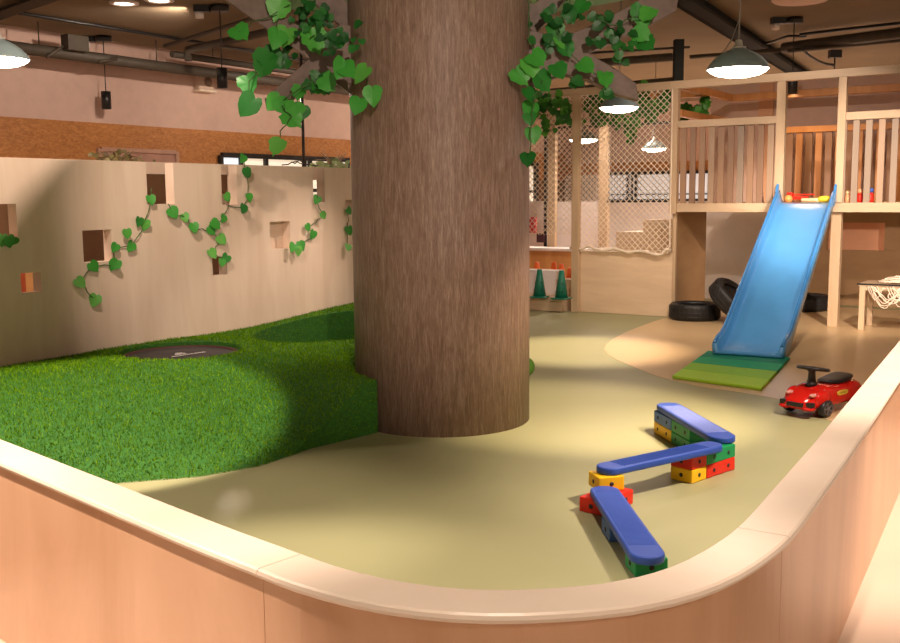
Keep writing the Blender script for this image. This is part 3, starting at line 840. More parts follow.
edge = [W(U1 - .03 + random.uniform(-.01, .01), NV0 + (NV1 - NV0) * i / 24, nz0 + .06 * (1 - i / 24) - .02 * math.sin(i) + random.uniform(-.012, .012) + (.03 if i > 22 else 0)) for i in range(25)]
obj('net_hem', MB().tube(edge, .018, 6), ROPE, NP)
obj('net_hem', MB().tube([W(U1 - .05 + random.uniform(-.006, .006), NV1 - .01, .8 + 1.97 * i / 20) for i in range(21)], .010, 6), ROPE, NP)
# low ledge with cones
l0, l1 = uz(500, 310.5), uz(565, 312)
le = thing('low_bench', 'low plywood ledge holding the green cones behind the trunk', 'bench', W(12, -6.3, 0))
lu = uv(uz(552, 311.5))[0]; lv1 = uv(uz(564, 311.7))[1]
obj('front_board', MB().gbox(-7.6, lv1, lu, lu + .02, .0065, .17), PLY_H, le)
obj('top_board', MB().gbox(-7.6, lv1, lu - .004, lu + 1.0, .17, .19), PLY_H, le)
obj('end_board', MB().gbox(lv1 - .02, lv1, lu + .02, lu + 1.0, .0065, .17), PLY_H, le)
bx = thing('storage_box', 'white and wood storage box standing behind the green cones', 'box', W(lu + .5, -6.4, .19))
bu = lu + .34
vbx = onu(556, 280, bu).dot(E2)
obj('body', MB().gbox(-7.5, vbx, bu, bu + .25, .1905, onu(545, 270.5, bu).z), WHITE, bx, bev=.005)
obj('wood_front', MB().gbox(vbx + .002, lv1 - .01, bu, bu + .25, .1905, onu(565, 279.5, bu).z), PLY_H, bx, bev=.005)
hb = thing('tall_bench', 'pale wooden bench with a white top at the foot of the white panel', 'bench', W(15, -7, 0))
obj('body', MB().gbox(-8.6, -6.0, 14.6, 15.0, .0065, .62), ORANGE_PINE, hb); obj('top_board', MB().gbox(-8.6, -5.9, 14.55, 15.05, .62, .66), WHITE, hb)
def make_cone(label, mat, h=.37):
    t = thing('sport_cone', label, 'cone', (0, 0, 0), 'sport cones on the low ledge')
    cb0 = obj('cone_body', MB().lathe([(.085, .018), (.03, h), (.022, h), (.001, h)], 24), mat, t)
    obj('cone_base', MB().box(-.105, .105, -.105, .105, 0, .02), mat, t, bev=.006)
    hb_ = MB()
    for k_ in range(4):
        for zz_ in (.10, .20):
            a = k_ * math.pi / 2 - .9; rr = .085 - .055 * (zz_ - .018) / (h - .018)
            M_ = Matrix.Rotation(a, 4, 'Z') @ Matrix.Translation((rr - .001, 0, zz_)) @ Matrix.Rotation(R(80), 4, 'Y')
            hb_.lathe([(.011, -.003), (.011, .0025), (.001, .0025)], 10, M_)
    pieces('pole_hole', hb_, HOLE, cb0)
    return t
GC = plain('cone_green', (.008, .17, .11), .4); OC = plain('cone_orange', (.85, .16, .03), .4)
zc = .1905
p1, p2 = uz(539.5, 297.5, zc), uz(561.5, 299, zc)
c1 = make_cone('left green sport cone on the low ledge beside the trunk', GC); c1.location = (p1.x, p1.y, zc); c1.rotation_euler = (0, 0, -G + .2)
dup(c1, (p2.x, p2.y, zc), -G, 'right green sport cone on the low ledge beside the trunk')
oc = None
for (x_, y_, lab) in [(537, 262, 'orange cone behind the left green cone, nearest the trunk'), (554, 262, 'orange cone just left of the right green cone tip'), (561.5, 264, 'orange cone directly behind the tip of the right green cone'), (570, 268, 'orange cone at the right end, against the plywood base')]:
    u_ = bu + .40; P_ = onu(x_, y_, u_); 
    zc_ = P_.z - .38
    if oc is None: oc = make_cone(lab, OC, .38); c_ = oc
    else: c_ = dup(oc, (0, 0, 0), 0, lab)
    c_.location = (P_.x, P_.y, .1905); c_.scale = (1, 1, max(.6, (P_.z - .19) / .38))
# white half wall and black net farther in
hw = thing('white_partition', 'white half-height partition under black netting behind the rope net', 'partition', W(16, -6, 0))
hv0, hv1 = onu(545.5, 220, 16).dot(E2), onu(600, 220, 16).dot(E2)
obj('panel', MB().gbox(hv0, hv1, 16, 16.06, .58, 1.41), WHITE, hw)
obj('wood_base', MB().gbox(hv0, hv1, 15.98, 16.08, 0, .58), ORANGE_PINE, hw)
obj('edge_post', MB().gbox(hv0 - .02, hv0 + .03, 15.97, 16.03, .58, 2.72), BLACK, hw)
obj('wood_post', MB().gbox(hv1 - .02, hv1 + .14, 15.97, 16.08, 0, 2.9), PINE, hw)
obj('top_rod', MB().gbox(hv0, onu(673, 128, 16).dot(E2), 15.98, 16.02, 2.68, 2.72), BLACK, hw)
net('black_net', hv0, onu(673, 180, 16).dot(E2), 1.41, 2.68, 16.02, .105, .006, BLACKROPE, hw)
obj('low_rod', MB().gbox(hv1, onu(673, 128, 16).dot(E2), 15.98, 16.02, 1.39, 1.43), BLACK, hw)
cube = thing('cloth_basket', 'small dark basket on the wall below the red one, beside the trunk', 'basket', onu(540, 236, 15.9))
P_ = onu(540, 238, 15.9); u_, v_, z_ = uv(P_)
obj('weave', MB().gbox(v_ - .07, v_ + .07, u_, u_ + .1, z_ - .08, z_ + .08), plain('dark_weave', (.06, .02, .03), .8, scale=(80, 80, 80)), cube)
cube2 = thing('cloth_basket', 'small red basket on the wall above the dark one, beside the trunk', 'basket', onu(531, 225, 15.9))
P_ = onu(531, 225, 15.9); u_, v_, z_ = uv(P_)
obj('weave', MB().gbox(v_ - .10, v_ + .07, u_, u_ + .1, z_ - .14, z_ + .14), plain('red_weave', (.42, .03, .05), .8, scale=(80, 80, 80)), cube2)
bk = thing('white_cabinet', 'white low wall section standing left of the white partition', 'partition', W(16.5, -9, 0))
obj('panel', MB().gbox(-10.2, hv0 - .05, 16.3, 16.4, 0, 1.42), WHITE, bk)

# ------------------------------------------------------------------ tyres
def make_tire(label):
    t = thing('tyre', label, 'tyre', (0, 0, 0), 'black tyres under the platform')
    pr_ = [(.19, .03), (.22, .005), (.27, .0), (.295, .02), (.305, .06), (.305, .14), (.295, .18), (.27, .20), (.22, .195), (.19, .17), (.205, .16), (.24, .15), (.25, .10), (.24, .05), (.205, .04)]
    obj('carcass', MB().lathe(pr_, 48, closed=True), RUBBER, t)
    gr = MB()
    for zz_ in (.05, .10, .15): gr.lathe([(.3045, zz_ - .006), (.3085, zz_ - .003), (.3085, zz_ + .003), (.3045, zz_ + .006)], 48)
    for k_ in range(36):
        gr.box(.300, .3075, -.006, .006, .03, .17, Matrix.Rotation(2 * math.pi * k_ / 36, 4, 'Z'))
    obj('tread', gr, RUBBER, t)
    return t
tp1 = uz(694.5, 319.5); 
t1 = make_tire('black tyre lying flat with a pale disc inside, at the plywood corner'); 
t1.location = (tp1.x, tp1.y, .0065)
obj_d = MB().lathe([(.20, .12), (.20, .145), (.001, .145)], 40)
do = obj('seat_disc', obj_d, plain('pale_disc', (.6, .52, .5), .6), None); do.parent = t1; do['label'] = 'pale round disc filling the tyre hole'
t2p = uz(733, 316)
t2 = dup(t1, (0, 0, 0), 0, 'black tyre leaning on the flat tyre beside the slide')
for ch in list(t2.children):
    if ch.name.startswith('seat_disc'): bpy.data.objects.remove(ch)
t2.rotation_euler = Euler((R(24), R(36), 0), 'XYZ'); t2.location = (3.28, 11.75, .20)
t3p = uz(808, 311)
t3 = dup(t2, (t3p.x, t3p.y + .1, .0065), .4, 'black tyre lying behind the foot of the slide by the timber leg')
# ------------------------------------------------------------------ craft table at the right
tb = thing('craft_table', 'small pine table draped with knotted rope at the right edge', 'table', (4.9, 11, 0))
tp = uz(861, 330.5); tu, tvv, _ = uv(tp)
hT = .52
obj('tabletop', MB().gbox(tvv - .05, tvv + .85, tu - .03, tu + .5, hT - .022, hT), PINE_H, tb, bev=.004)
obj('black_edging', MB().gbox(tvv - .055, tvv + .855, tu - .036, tu - .028, hT - .012, hT + .006), BLACK, tb)
obj('apron', MB().gbox(tvv, tvv + .8, tu - .015, tu + .01, hT - .07, hT - .022), PINE_H, tb)
for (a, b) in ((0, 0), (.8, 0), (0, .45), (.8, .45)):
    obj('leg', MB().gbox(tvv + a - .03, tvv + a + .03, tu + b - .025, tu + b + .025, .0065, hT - .022), PINE, tb, bev=.004)
rp = thing('rope_heap', 'tangled cream rope heaped on and hanging off the pine table', 'rope', W(tu, tvv + .4, hT))
mb = MB()
for i in range(16):
    a = random.uniform(0, 6.28); pts = []
    for k_ in range(18):
        a += random.uniform(.2, .9); r_ = .07 + .16 * abs(math.sin(k_ * .37 + i))
        cv_ = .40 + r_ * 1.25 * math.cos(a); cu_ = .2 + r_ * .7 * math.sin(a)
        dd = ((cv_ - .40) / .3) ** 2 + ((cu_ - .2) / .2) ** 2
        pts.append(W(tu + cu_, tvv + cv_, hT + .008 + max(0, .085 * (1 - dd)) * random.uniform(.3, 1)))
    mb.tube(pts, .006, 5)
obj('heap', mb, ROPE, rp)
mb = MB()
for i in range(14):
    s_ = random.uniform(.03, .35); e_ = s_ + random.uniform(.12, .4); dp = random.uniform(.05, .22)
    mb.tube([W(tu - .045 - .012 * math.sin(k_ + i), tvv + s_ + (e_ - s_) * k_ / 12, hT - .03 - dp * math.sin(math.pi * k_ / 12) + random.uniform(-.012, .012)) for k_ in range(13)], .005, 5)
for i in range(6):
    mb.tube([W(tu - .05, tvv + .3 + .06 * i + .03 * math.sin(a * 1.0), hT - .12 - .018 * i + .03 * math.cos(a)) for a in [k_ * .6 for k_ in range(11)]], .006, 5)
obj('hanging_loops', mb, ROPE, rp)

# ------------------------------------------------------------------ ride-on car
def make_car():
    t = thing('ride_on_car', 'glossy red ride-on toy car with black steering wheel by the barrier', 'ride-on car')
    RED = plain('car_red', (.55, .012, .008), .12, .03)
    HUBM = plain('hub_grey', (.10, .10, .11), .35)
    BLK = plain('car_black', (.012, .012, .014), .4, .1)
    # stations along x (front +)
    st = [(-.31, .10, .17, .105), (-.295, .075, .215, .125), (-.24, .06, .235, .135), (-.16, .055, .225, .138), (-.05, .055, .215, .138), (.04, .055, .225, .138), (.10, .055, .24, .136), (.16, .055, .225, .134), (.22, .055, .185, .130), (.27, .055, .15, .118), (.30, .065, .125, .095), (.312, .08, .105, .07)]
    rings = []
    for (x_, z0, z1, hw_) in st:
        ring = []
        for k_ in range(20):
            a = 2 * math.pi * k_ / 20
            cy, cz = math.cos(a), math.sin(a)
            e = .55
            yy = hw_ * math.copysign(abs(cy) ** e, cy); zz = (z0 + z1) / 2 + (z1 - z0) / 2 * math.copysign(abs(cz) ** e, cz)
            if cz > .1: yy *= 1 - .18 * cz
            ring.append((x_, yy, zz))
        rings.append(ring)
    obj('body', MB().loft(rings), RED, t, subd=1)
    # fenders
    fe = MB()
    for s_ in (-1, 1):
        fe.ell((.165, s_ * .105, .135), (.085, .042, .075), 16, 10); fe.ell((-.19, s_ * .105, .14), (.10, .042, .085), 16, 10)
    pieces('fender', fe, RED, t)
    for x_ in (.165, -.185):
        for s_ in (-1, 1):
            M_ = Matrix.Translation((x_, s_ * .132, .068)) @ Matrix.Rotation(R(90), 4, 'X')
            w_o = obj('wheel', MB().lathe([(.03, -.024), (.058, -.024), (.066, -.016), (.066, .016), (.058, .024), (.03, .024)], 28, M_), BLK, t)
            hb_ = MB()
            for k_ in range(5):
                M2 = M_ @ Matrix.Rotation(2 * math.pi * k_ / 5, 4, 'Z'); hb_.box(.004, .046, -.006, .006, -.0265, .0265, M2)
            hb_.lathe([(.013, -.028), (.013, .028)], 14, M_); hb_.lathe([(.044, -.0265), (.049, -.0265), (.049, .0265), (.044, .0265)], 28, M_, closed=True)
            pieces('hub', hb_, HUBM, w_o)
    seat = []
    for (x_, z_, hw_, th) in [(-.265, .262, .05, .012), (-.25, .262, .078, .022), (-.18, .246, .092, .028), (-.10, .232, .088, .028), (-.03, .234, .07, .026), (.005, .238, .04, .012)]:
        seat.append([(x_, hw_ * math.copysign(abs(math.cos(a)) ** .6, math.cos(a)), z_ - .008 + th * .9 * math.copysign(abs(math.sin(a)) ** .7, math.sin(a))) for a in [2 * math.pi * k_ / 16 for k_ in range(16)]])
    obj('seat', MB().loft(seat), BLK, t, subd=1)
    obj('steering_column', MB().lathe([(.045, .22), (.035, .24), (.026, .27), (.022, .33), (.034, .345)], 18, Matrix.Translation((.13, 0, 0))), BLK, t)
    sw = MB(); Mw = Matrix.Translation((.118, 0, .352)) @ Matrix.Rotation(R(-12), 4, 'Y')
    sw.tube([Mw @ Vector((.088 * math.cos(a), .098 * math.sin(a), 0)) for a in [2 * math.pi * k_ / 28 for k_ in range(28)]], .014, 8, closed=True)
    for a in (0, 2.3, -2.3): sw.tube([Mw @ Vector((0, 0, 0)), Mw @ Vector((.085 * math.cos(a + 3.14), .092 * math.sin(a + 3.14), 0))], .012, 6)
    sw.ell((0, 0, .004), (.035, .04, .014), 14, 8, Mw)
    obj('steering_wheel', sw, BLK, t)
    gr = MB().box(.296, .316, -.062, .062, .085, .118)
    obj('grille', gr, BLK, t, bev=.006)
    for s_ in (-1, 1):
        obj('air_intake', MB().box(.262, .303, s_ * .098 - .024, s_ * .098 + .024, .085, .125), BLK, t, bev=.005)
        obj('headlight', MB().ell((.238, s_ * .088, .172), (.034, .022, .014), 14, 8), plain('headlight_glossy', (.62, .30, .27), .08), t)
        obj('bumper', MB().ell((.285, s_ * .085, .075), (.035, .05, .018), 14, 8), RED, t)
        # side oval sticker with a dark scribble of lettering
        ov = [(.060 * math.copysign(abs(math.cos(a)) ** .7, math.cos(a)), 0.019 * math.copysign(abs(math.sin(a)) ** .7, math.sin(a))) for a in [2 * math.pi * k_ / 24 for k_ in range(24)]]
        Ms = Matrix.Translation((-.02, s_ * .1375, .165)) @ Matrix.Rotation(R(90), 4, 'X')
        so = obj('oval_sticker', MB().prism(ov, -.0025, .0025, Ms), plain('sticker_yellow', (.75, .55, .06), .4), t); so['label'] = 'yellow oval sticker with dark lettering'
        ltr = MB()
        for k_ in range(7):
            xx = -.036 + k_ * .0105; ltr.box(xx, xx + .0018, -.006, .006, -.0032, .0032, Ms); ltr.box(xx, xx + .006, (-.006, .003, -.001)[k_ % 3], (-.004, .005, .001)[k_ % 3], -.0032, .0032, Ms)
        obj('sticker_lettering', ltr, plain('sticker_ink', (.08, .06, .02), .5), so)
    return t
car = make_car()
fx = Vector((-.78, -.626, 0)); car.rotation_euler = (0, 0, math.atan2(fx.y, fx.x)); car.location = (2.585, 6.835, .0065)
car.scale = (1.1, 1.0, .88)

# ------------------------------------------------------------------ toys on the platform
def toy(name, label, cat, x_, y_, u_, build):
    P_ = onu(x_, y_, u_); t = thing(name, label, cat, (P_.x, P_.y, DT)); build(t, Vector((P_.x, P_.y, DT + .0015))); return t
def ball(mat, r_):
    return lambda t, p: obj('shell', MB().ell((p.x, p.y, p.z + r_), (r_, r_, r_), 18, 12), mat, t)
PEACH = plain('peach_plastic', (.85, .42, .22), .4); CREAM = plain('cream_plastic', (.85, .62, .35), .4)
DU = U1 + .06
tag(obj('toy_ball', MB().ell(tuple(onu(780, 200, DU).xy) + (DT + .045,), (.045,) * 3), PEACH), 'peach toy ball at the left of the slide entrance', 'ball')
tag(obj('toy_ball', MB().ell(tuple(onu(788.5, 200, DU).xy) + (DT + .045,), (.045,) * 3), plain('orange_plastic', (.85, .36, .10), .4)), 'orange toy ball second from the left at the slide entrance', 'ball')
def truck(t, p):
    c = [p + E2 * a for a in (-.02, .14)]
    M_ = Matrix.Translation(p) @ GM
    obj('bed', MB().box(-.02, .20, .0, .10, .035, .075, M_), RED_PL, t, bev=.006); obj('bar', MB().box(-.03, .28, .02, .04, .085, .10, M_), RED_PL, t, bev=.004)
    obj('cab', MB().box(-.03, .03, .0, .10, .03, .12, M_), RED_PL, t, bev=.008)
    for a in (.0, .16):
        obj('wheel', MB().lathe([(.022, -.012), (.022, .012)], 16, M_ @ Matrix.Translation((a, -.01, .024)) @ Matrix.Rotation(R(90), 4, 'X')), plain('toy_wheel', (.05, .05, .2), .5), t)
toy('toy_truck', 'red toy truck lying at the slide entrance', 'toy truck', 789, 200, U1 + .22, truck)
def shovel(t, p):
    M_ = Matrix.Translation(p + Vector((0, 0, .03))) @ GM
    obj('handle', MB().lathe([(.008, 0), (.022, .01), (.022, .16), (.03, .20)], 14, M_ @ Matrix.Rotation(R(90), 4, 'Y')), CREAM, t)
    obj('blade', MB().ell((.26, 0, .008), (.085, .05, .038), 16, 10, M_), plain('toy_yellow', (.85, .62, .04), .4), t)
toy('toy_shovel', 'yellow toy shovel with cream handle at the slide entrance', 'toy shovel', 801, 200, DU, shovel)
def fig(m1, m2, h_=.13):
    def b_(t, p):
        obj('body', MB().lathe([(.03, 0), (.036, .01), (.03, h_ * .6), (.016, h_ * .68)], 18, Matrix.Translation(p)), m1, t)
        obj('head', MB().ell((p.x, p.y, p.z + h_ * .82), (.030, .030, .028), 14, 10), m2, t)
    return b_
NAVY = plain('navy_plastic', (.02, .02, .12), .4); BLUE_T = plain('toy_blue', (.03, .10, .5), .4)
toy('toy_figure', 'dark toy figure farther left behind the left railing slats', 'toy figure', 760.5, 200, U1 + .12, fig(NAVY, HOLE))
toy('toy_figure', 'navy toy figure behind the left railing, next to the slide', 'toy figure', 770, 200, U1 + .12, fig(NAVY, NAVY))
toy('toy_figure', 'small orange toy figure right of the slide behind the slats', 'toy figure', 848, 200, U1 + .12, fig(PEACH, CREAM, .13))
toy('toy_figure', 'red toy figure behind the right railing slats', 'toy figure', 859.5, 200, U1 + .12, fig(RED_PL, PEACH, .15))
toy('toy_figure', 'blue toy figure with red base behind the right railing slats', 'toy figure', 870.5, 200, U1 + .12, fig(RED_PL, BLUE_T, .16))
# green ball behind the trunk
gp = uz(524.5, 377.5)
tag(obj('play_ball', MB().ell((gp.x, gp.y, .092), (.085, .085, .085), 24, 14), plain('ball_green', (.10, .26, .03), .7)), 'green ball on the floor peeping out from behind the trunk', 'ball')

# ------------------------------------------------------------------ lamps
def make_pendant(label, zr, mat_d):
    t = thing('pendant_lamp', label, 'lamp', (0, 0, 0), 'grey bell pendant lamps')
    pr_ = [(.215, 0), (.213, .012), (.192, .045), (.16, .08), (.12, .108), (.08, .13), (.055, .14), (.05, .146)]
    obj('lamp_shade', MB().lathe(pr_ + [(.045, .146), (.045, .136), (.075, .125), (.115, .103), (.155, .075), (.187, .04), (.208, .008)], 40, closed=True), SHADE, t)
    df = obj('diffuser', MB().lathe([(.205, .006), (.19, -.012), (.15, -.032), (.09, -.045), (.001, -.05)], 36), mat_d, t)
    obj('lamp_holder', MB().lathe([(.05, .144), (.05, .156), (.03, .160), (.022, .20), (.012, .205)], 20), plain('cream_collar', (.45, .42, .36), .5), t)
    nb = MB()
    for a in (-.03, 0, .03): nb.ell((a, -.135, -.04), (.006, .006, .005), 8, 6)
    pieces('vent_stud', nb, BLACK, df)
    cb_ = MB(); top_ = CZ - zr
    cb_.tube([(0, 0, .20), (.008, 0, .5 * top_), (.01, 0, top_)], .006, 6)
    cb_.tube([(-.11, 0, .118), (-.05, 0, .20), (.006, .0, .36)], .004, 5)
    pieces('cord', cb_, plain('cord_grey', (.22, .20, .17), .6), t)
    return t
def place_lamp(x_, y_, d_, label, S, col=WARM):
    p_ = ud(x_, y_ + 5, d_)
    t = make_pendant(label, p_.z, emis('lamp_glow', col, S)); t.location = p_
    return p_
L1 = place_lamp(738, 65, 7.1, 'grey bell pendant lamp nearest the camera, above the blue slide', 21)
L2 = place_lamp(619, 103, 11, 'grey bell pendant lamp in front of the rope net below the ivy branch', 26)
L3 = place_lamp(583.5, 135, 15, 'small glowing pendant lamp half hidden by the playhouse corner post', 22)
L4 = place_lamp(654, 144, 17.5, 'farthest glowing pendant lamp seen through the rope net', 22)
L0 = place_lamp(-1, 55, 7.45, 'grey bell pendant lamp cut off by the left edge of the photo', 22)
def make_can(label, x_, ytop, ycan, yb, wpx):
    dz = CZ - H
    yc = ytop
    d_ray = ray(x_, yc); tt = (CZ - H) / d_ray.z; P_ = ORG + d_ray * tt
    zt_ = ud(x_, ycan, P_.y).z; zb_ = ud(x_, yb, P_.y).z; r_ = wpx / F * P_.y / 2
    t = thing('spot_pendant', label, 'lamp', (P_.x, P_.y, zb_), 'black cylinder spot pendants')
    M_ = Matrix.Translation((P_.x, P_.y, 0))
    obj('can', MB().lathe([(r_ * .86, zb_ + .03), (r_ * .9, zb_), (r_, zb_), (r_, zt_), (.01, zt_)], 28, M_), BLACK, t)
    obj('lens', MB().lathe([(r_ * .85, zb_ + .012), (.001, zb_ + .006)], 24, M_), emis('spot_glow', (1, .85, .7), 4), t)
    obj('cord', MB().tube([(P_.x, P_.y, zt_), (P_.x, P_.y, CZ - .05)], .007, 6), BLACK, t)
    obj('canopy', MB().lathe([(.11, CZ - .07), (.11, CZ - .001)], 24, M_).box(-.30, -.12, -.05, .05, CZ - .08, CZ - .001, M_), BLACK, t)
    obj('sensor_cup', MB().lathe([(.05, CZ - .15), (.055, CZ - .08)], 18, M_ @ Matrix.Translation((-.24, 0, 0))), WHITE, t)
    return P_, zb_
S1 = make_can('black cylinder spot pendant at the far left over the pink wall', 103, 36, 91.5, 109, 9.2)
S2 = make_can('black cylinder spot pendant left of the ivy branches', 219.5, 5, 68, 88, 10.2)
S3 = make_can('black cylinder spot pendant in front of the platform top beam', 794.5, 17.5, 75, 93.5, 9.8)
# ceiling fixtures
def downlight(x_, y_, r_, label, s=3):
    P_ = uz(x_, y_, CZ)
    t = thing('ceiling_downlight', label, 'lamp', (P_.x, P_.y, CZ - .05), 'round ceiling downlights')
    M_ = Matrix.Translation((P_.x, P_.y, 0))
    obj('trim_ring', MB().lathe([(r_ * .7, CZ - .012), (r_ * .72, CZ - .03), (r_, CZ - .02), (r_, CZ - .001)], 28, M_), WHITE, t)
    obj('lens', MB().lathe([(r_ * .7, CZ - .014), (.001, CZ - .014)], 24, M_), emis('downlight_glow', (1, .8, .6), s), t)
downlight(124, 2, .17, 'round ceiling downlight at the upper left between the beams')
downlight(159, -1, .17, 'round ceiling downlight at the top edge right of the other one')
P_ = uz(801, -3, CZ)
tag(obj('ceiling_speaker', MB().lathe([(.30, CZ - .05), (.33, CZ - .03), (.33, CZ - .001)], 36, Matrix.Translation((P_.x, P_.y, 0))), plain('peach_disc', (.8, .55, .42), .5)), 'pale round ceiling disc at the top edge above the platform', 'ceiling fixture')
# wall box (emergency light)
P_ = onv(203, 82, VB + .02); u_, v_, z_ = uv(P_)
wb_ = thing('wall_speaker', 'small pale box with a round grey grille on the pink wall', 'speaker', W(u_, VB, z_))
obj('case', MB().gbox(VB, VB + .1, u_ - .16, u_ + .16, z_ - .13, z_ + .13), plain('pale_case', (.62, .46, .36), .5), wb_, bev=.01)
obj('grille', MB().lathe([(.075, 0), (.075, .012), (.001, .012)], 24, Matrix.Translation(W(u_ + .03, VB + .1, z_)) @ GM @ Matrix.Rotation(R(90), 4, 'Y')), plain('grey_grille', (.25, .17, .13), .6), wb_)
obj('base_tray', MB().gbox(VB, VB + .14, u_ - .17, u_ + .17, z_ - .16, z_ - .13), plain('cream_tray', (.8, .7, .55), .5), wb_)

# ------------------------------------------------------------------ pipes, trays and beams under the ceiling
def pipe(name, label, cat, pts, r, mat=STEEL, n=8, hangers=()):
    t = thing(name, label, cat, pts[0])
    obj('run', MB().tube(pts, r, n), mat, t)
    hb_ = MB()
    for h_ in hangers: hb_.tube([h_, Vector((h_.x, h_.y, CZ))], .008, 5)
    if hangers: pieces('hanger', hb_, mat, t)
    return t
def lv(x_, y_, z): return uz(x_, y_, z)
pv = VB + .55
zpipe = onv(0, 39, pv).z
def av(x_, v, z): return W(vspan(x_, v), v, z)
pipe('duct_pipe', 'thick grey pipe running along the top of the pink wall', 'pipe', [W(5, pv, 3.42), W(22, pv, 3.42)], .075, hangers=[W(u_, pv, 3.46) for u_ in (8.1, 10, 12, 14, 16)])
pipe('cable_tray', 'grey cable tray above the thick pipe along the left wall', 'cable tray', [W(10.2, pv + .1, 3.60), W(22, pv + .1, 3.60)], .05, hangers=[W(u_, pv + .1, 3.62) for u_ in (11, 13, 15)])
pipe('conduit', 'thin dark conduit fixed to the ceiling along the left wall', 'conduit', [W(4, pv + .55, 3.74), W(11.2, pv + .55, 3.74), W(11.6, pv + .5, 3.74), W(20, pv + .3, 3.74)], .022, BLACK)
a, b = lv(165, 46, 3.68), lv(250, 19, 3.68)
pipe('conduit', 'thin conduit crossing the ceiling to the upper left of the branches', 'conduit', [a, b, b + (b - a) * .8], .028)
a, b = lv(188, 50, 3.60), lv(250, 36, 3.60)
pipe('duct_pipe', 'grey pipe branching off the wall pipe behind the ivy', 'pipe', [a - Vector((0, 0, .15)), a, b, b + (b - a) * 1.2], .055)
a, b = lv(-5, 16, 3.70), lv(52, -4, 3.70)
pipe('ceiling_beam', 'dark grey beam across the upper left corner of the ceiling', 'beam', [a - (b - a) * .1, b + (b - a)], .07, n=4)
P_ = onv(79, 44, pv + .1)
bx_ = thing('junction_box', 'dark box clamped on the wall pipe at the upper left', 'junction box', P_)
u_, v_, z_ = uv(P_)
obj('case', MB().gbox(v_ - .08, v_ + .08, u_ - .22, u_ + .10, z_ - .10, z_ + .10), STEEL, bx_, bev=.01)
pieces('strut', MB().tube([W(u_ - .25, v_, z_ - .06), W(u_ - .5, v_, z_ - .22)], .02, 6).tube([W(u_ + .3, v_, z_ - .2), W(u_ + .6, v_, z_ - .12)], .02, 6), STEEL, bx_)
# right side: dark beam, pipes parallel to the platform front
a, b = lv(676, 2, 3.62), lv(800, 79, 3.62)
t = thing('ceiling_beam', 'dark grey beam running diagonally under the ceiling above the net', 'beam', a)
dd = (b - a).normalized(); nn = Vector((-dd.y, dd.x, 0))
bm_ = MB(); a2 = a - dd * 1.0; b2 = b + dd * 1.2
vs = [q_ + nn * w_3 + Vector((0, 0, z)) for z in (.06, .158) for q_ in (a2, b2) for w_3 in (-.10, .10)]
bm_.add(vs, [(0, 1, 3, 2), (4, 6, 7, 5), (0, 4, 5, 1), (2, 3, 7, 6), (0, 2, 6, 4), (1, 5, 7, 3)])
obj('girder', bm_, DARKST, t); 
bm2 = MB(); 
for w_3 in (-.128, .128): bm2.tube([a2 + nn * w_3 + Vector((0, 0, .06)), b2 + nn * w_3 + Vector((0, 0, .06))], .025, 4)
pieces('flange', bm2, DARKST, t)
def rp(x0, y0, x1, y1, z, r, label, name='duct_pipe', mat=STEEL, ext=.4):
    a, b = lv(x0, y0, z), lv(x1, y1, z); d_ = b - a
    return pipe(name, label, 'pipe' if name == 'duct_pipe' else 'conduit', [a, b, b + d_ * ext], r, mat)
rp(783, 48, 900, 33, 3.55, .075, 'thick grey pipe above the platform at the right')
rp(690, 57, 783, 50, 3.55, .03, 'thin grey pipe between the beam and the thick pipe above the platform', ext=0)
rp(800, 34.5, 900, 23, 3.72, .022, 'thin conduit on the ceiling above the thick right pipe', 'conduit', BLACK)
rp(788, 51, 900, 40, 3.48, .03, 'slim pipe just below the thick right pipe')
def curve_px(pts, z): return [lv(x_, y_, z) for x_, y_ in pts]
pipe('conduit', 'curved flexible conduit dropping beneath the right pipe', 'conduit', curve_px([(803, 49), (808, 55), (818, 61), (826, 64), (834, 65)], 3.475), .02, BLACK)
pipe('conduit', 'wavy cable from the beam to the black spot pendant', 'conduit', curve_px([(755, 46), (768, 43), (780, 39), (788, 36), (806, 36)], 3.72), .02, BLACK)
P_ = lv(835, 54, 3.72)
vb2 = thing('sprinkler_box', 'small black ceiling box hanging below the right pipe', 'junction box', P_)
obj('case', MB().box(P_.x - .09, P_.x + .09, P_.y - .06, P_.y + .06, CZ - .12, CZ - .001), BLACK, vb2); obj('drop_rod', MB().tube([P_ + Vector((0, 0, -.06)), P_ + Vector((0, 0, -.26))], .012, 6), BLACK, vb2)
# pipes left of the beam, over the net
rp(590, 53, 690, 47, 3.60, .018, 'thin conduit over the net right of the branch', 'conduit', BLACK, ext=0)
rp(560, 66, 672, 57, 3.5, .06, 'grey pipe over the net behind the ivy branch', ext=0)
rp(545, 92, 676, 80, 3.3, .05, 'lower grey pipe just above the net top beam', ext=0)
P_ = lv(674.5, 50, 3.76); Q_ = ud(674.5, 84, P_.y)
t = thing('hanger_post', 'dark square hanger post dropping to the platform corner', 'post', Q_)
zq = ud(675, 83, W(12, -4.5).y).z
pb = W(U1 + .1, -4.50)
obj('drop_rod', MB().box(pb.x - .055, pb.x + .055, pb.y - .055, pb.y + .055, 2.861, 3.36), DARKST, t)
t['label'] = 'dark square hanger post rising from the platform corner to the grey pipes'; t.name = 'hanger_post'

# pole behind the left branch
P_ = ud(303.5, 150, 10.8)
tag(obj('thin_pole', MB().tube([(P_.x, P_.y, 1.2), (P_.x, P_.y, CZ)], .016, 8), BLACK), 'thin black pole rising behind the ivy branch at the left', 'pole')

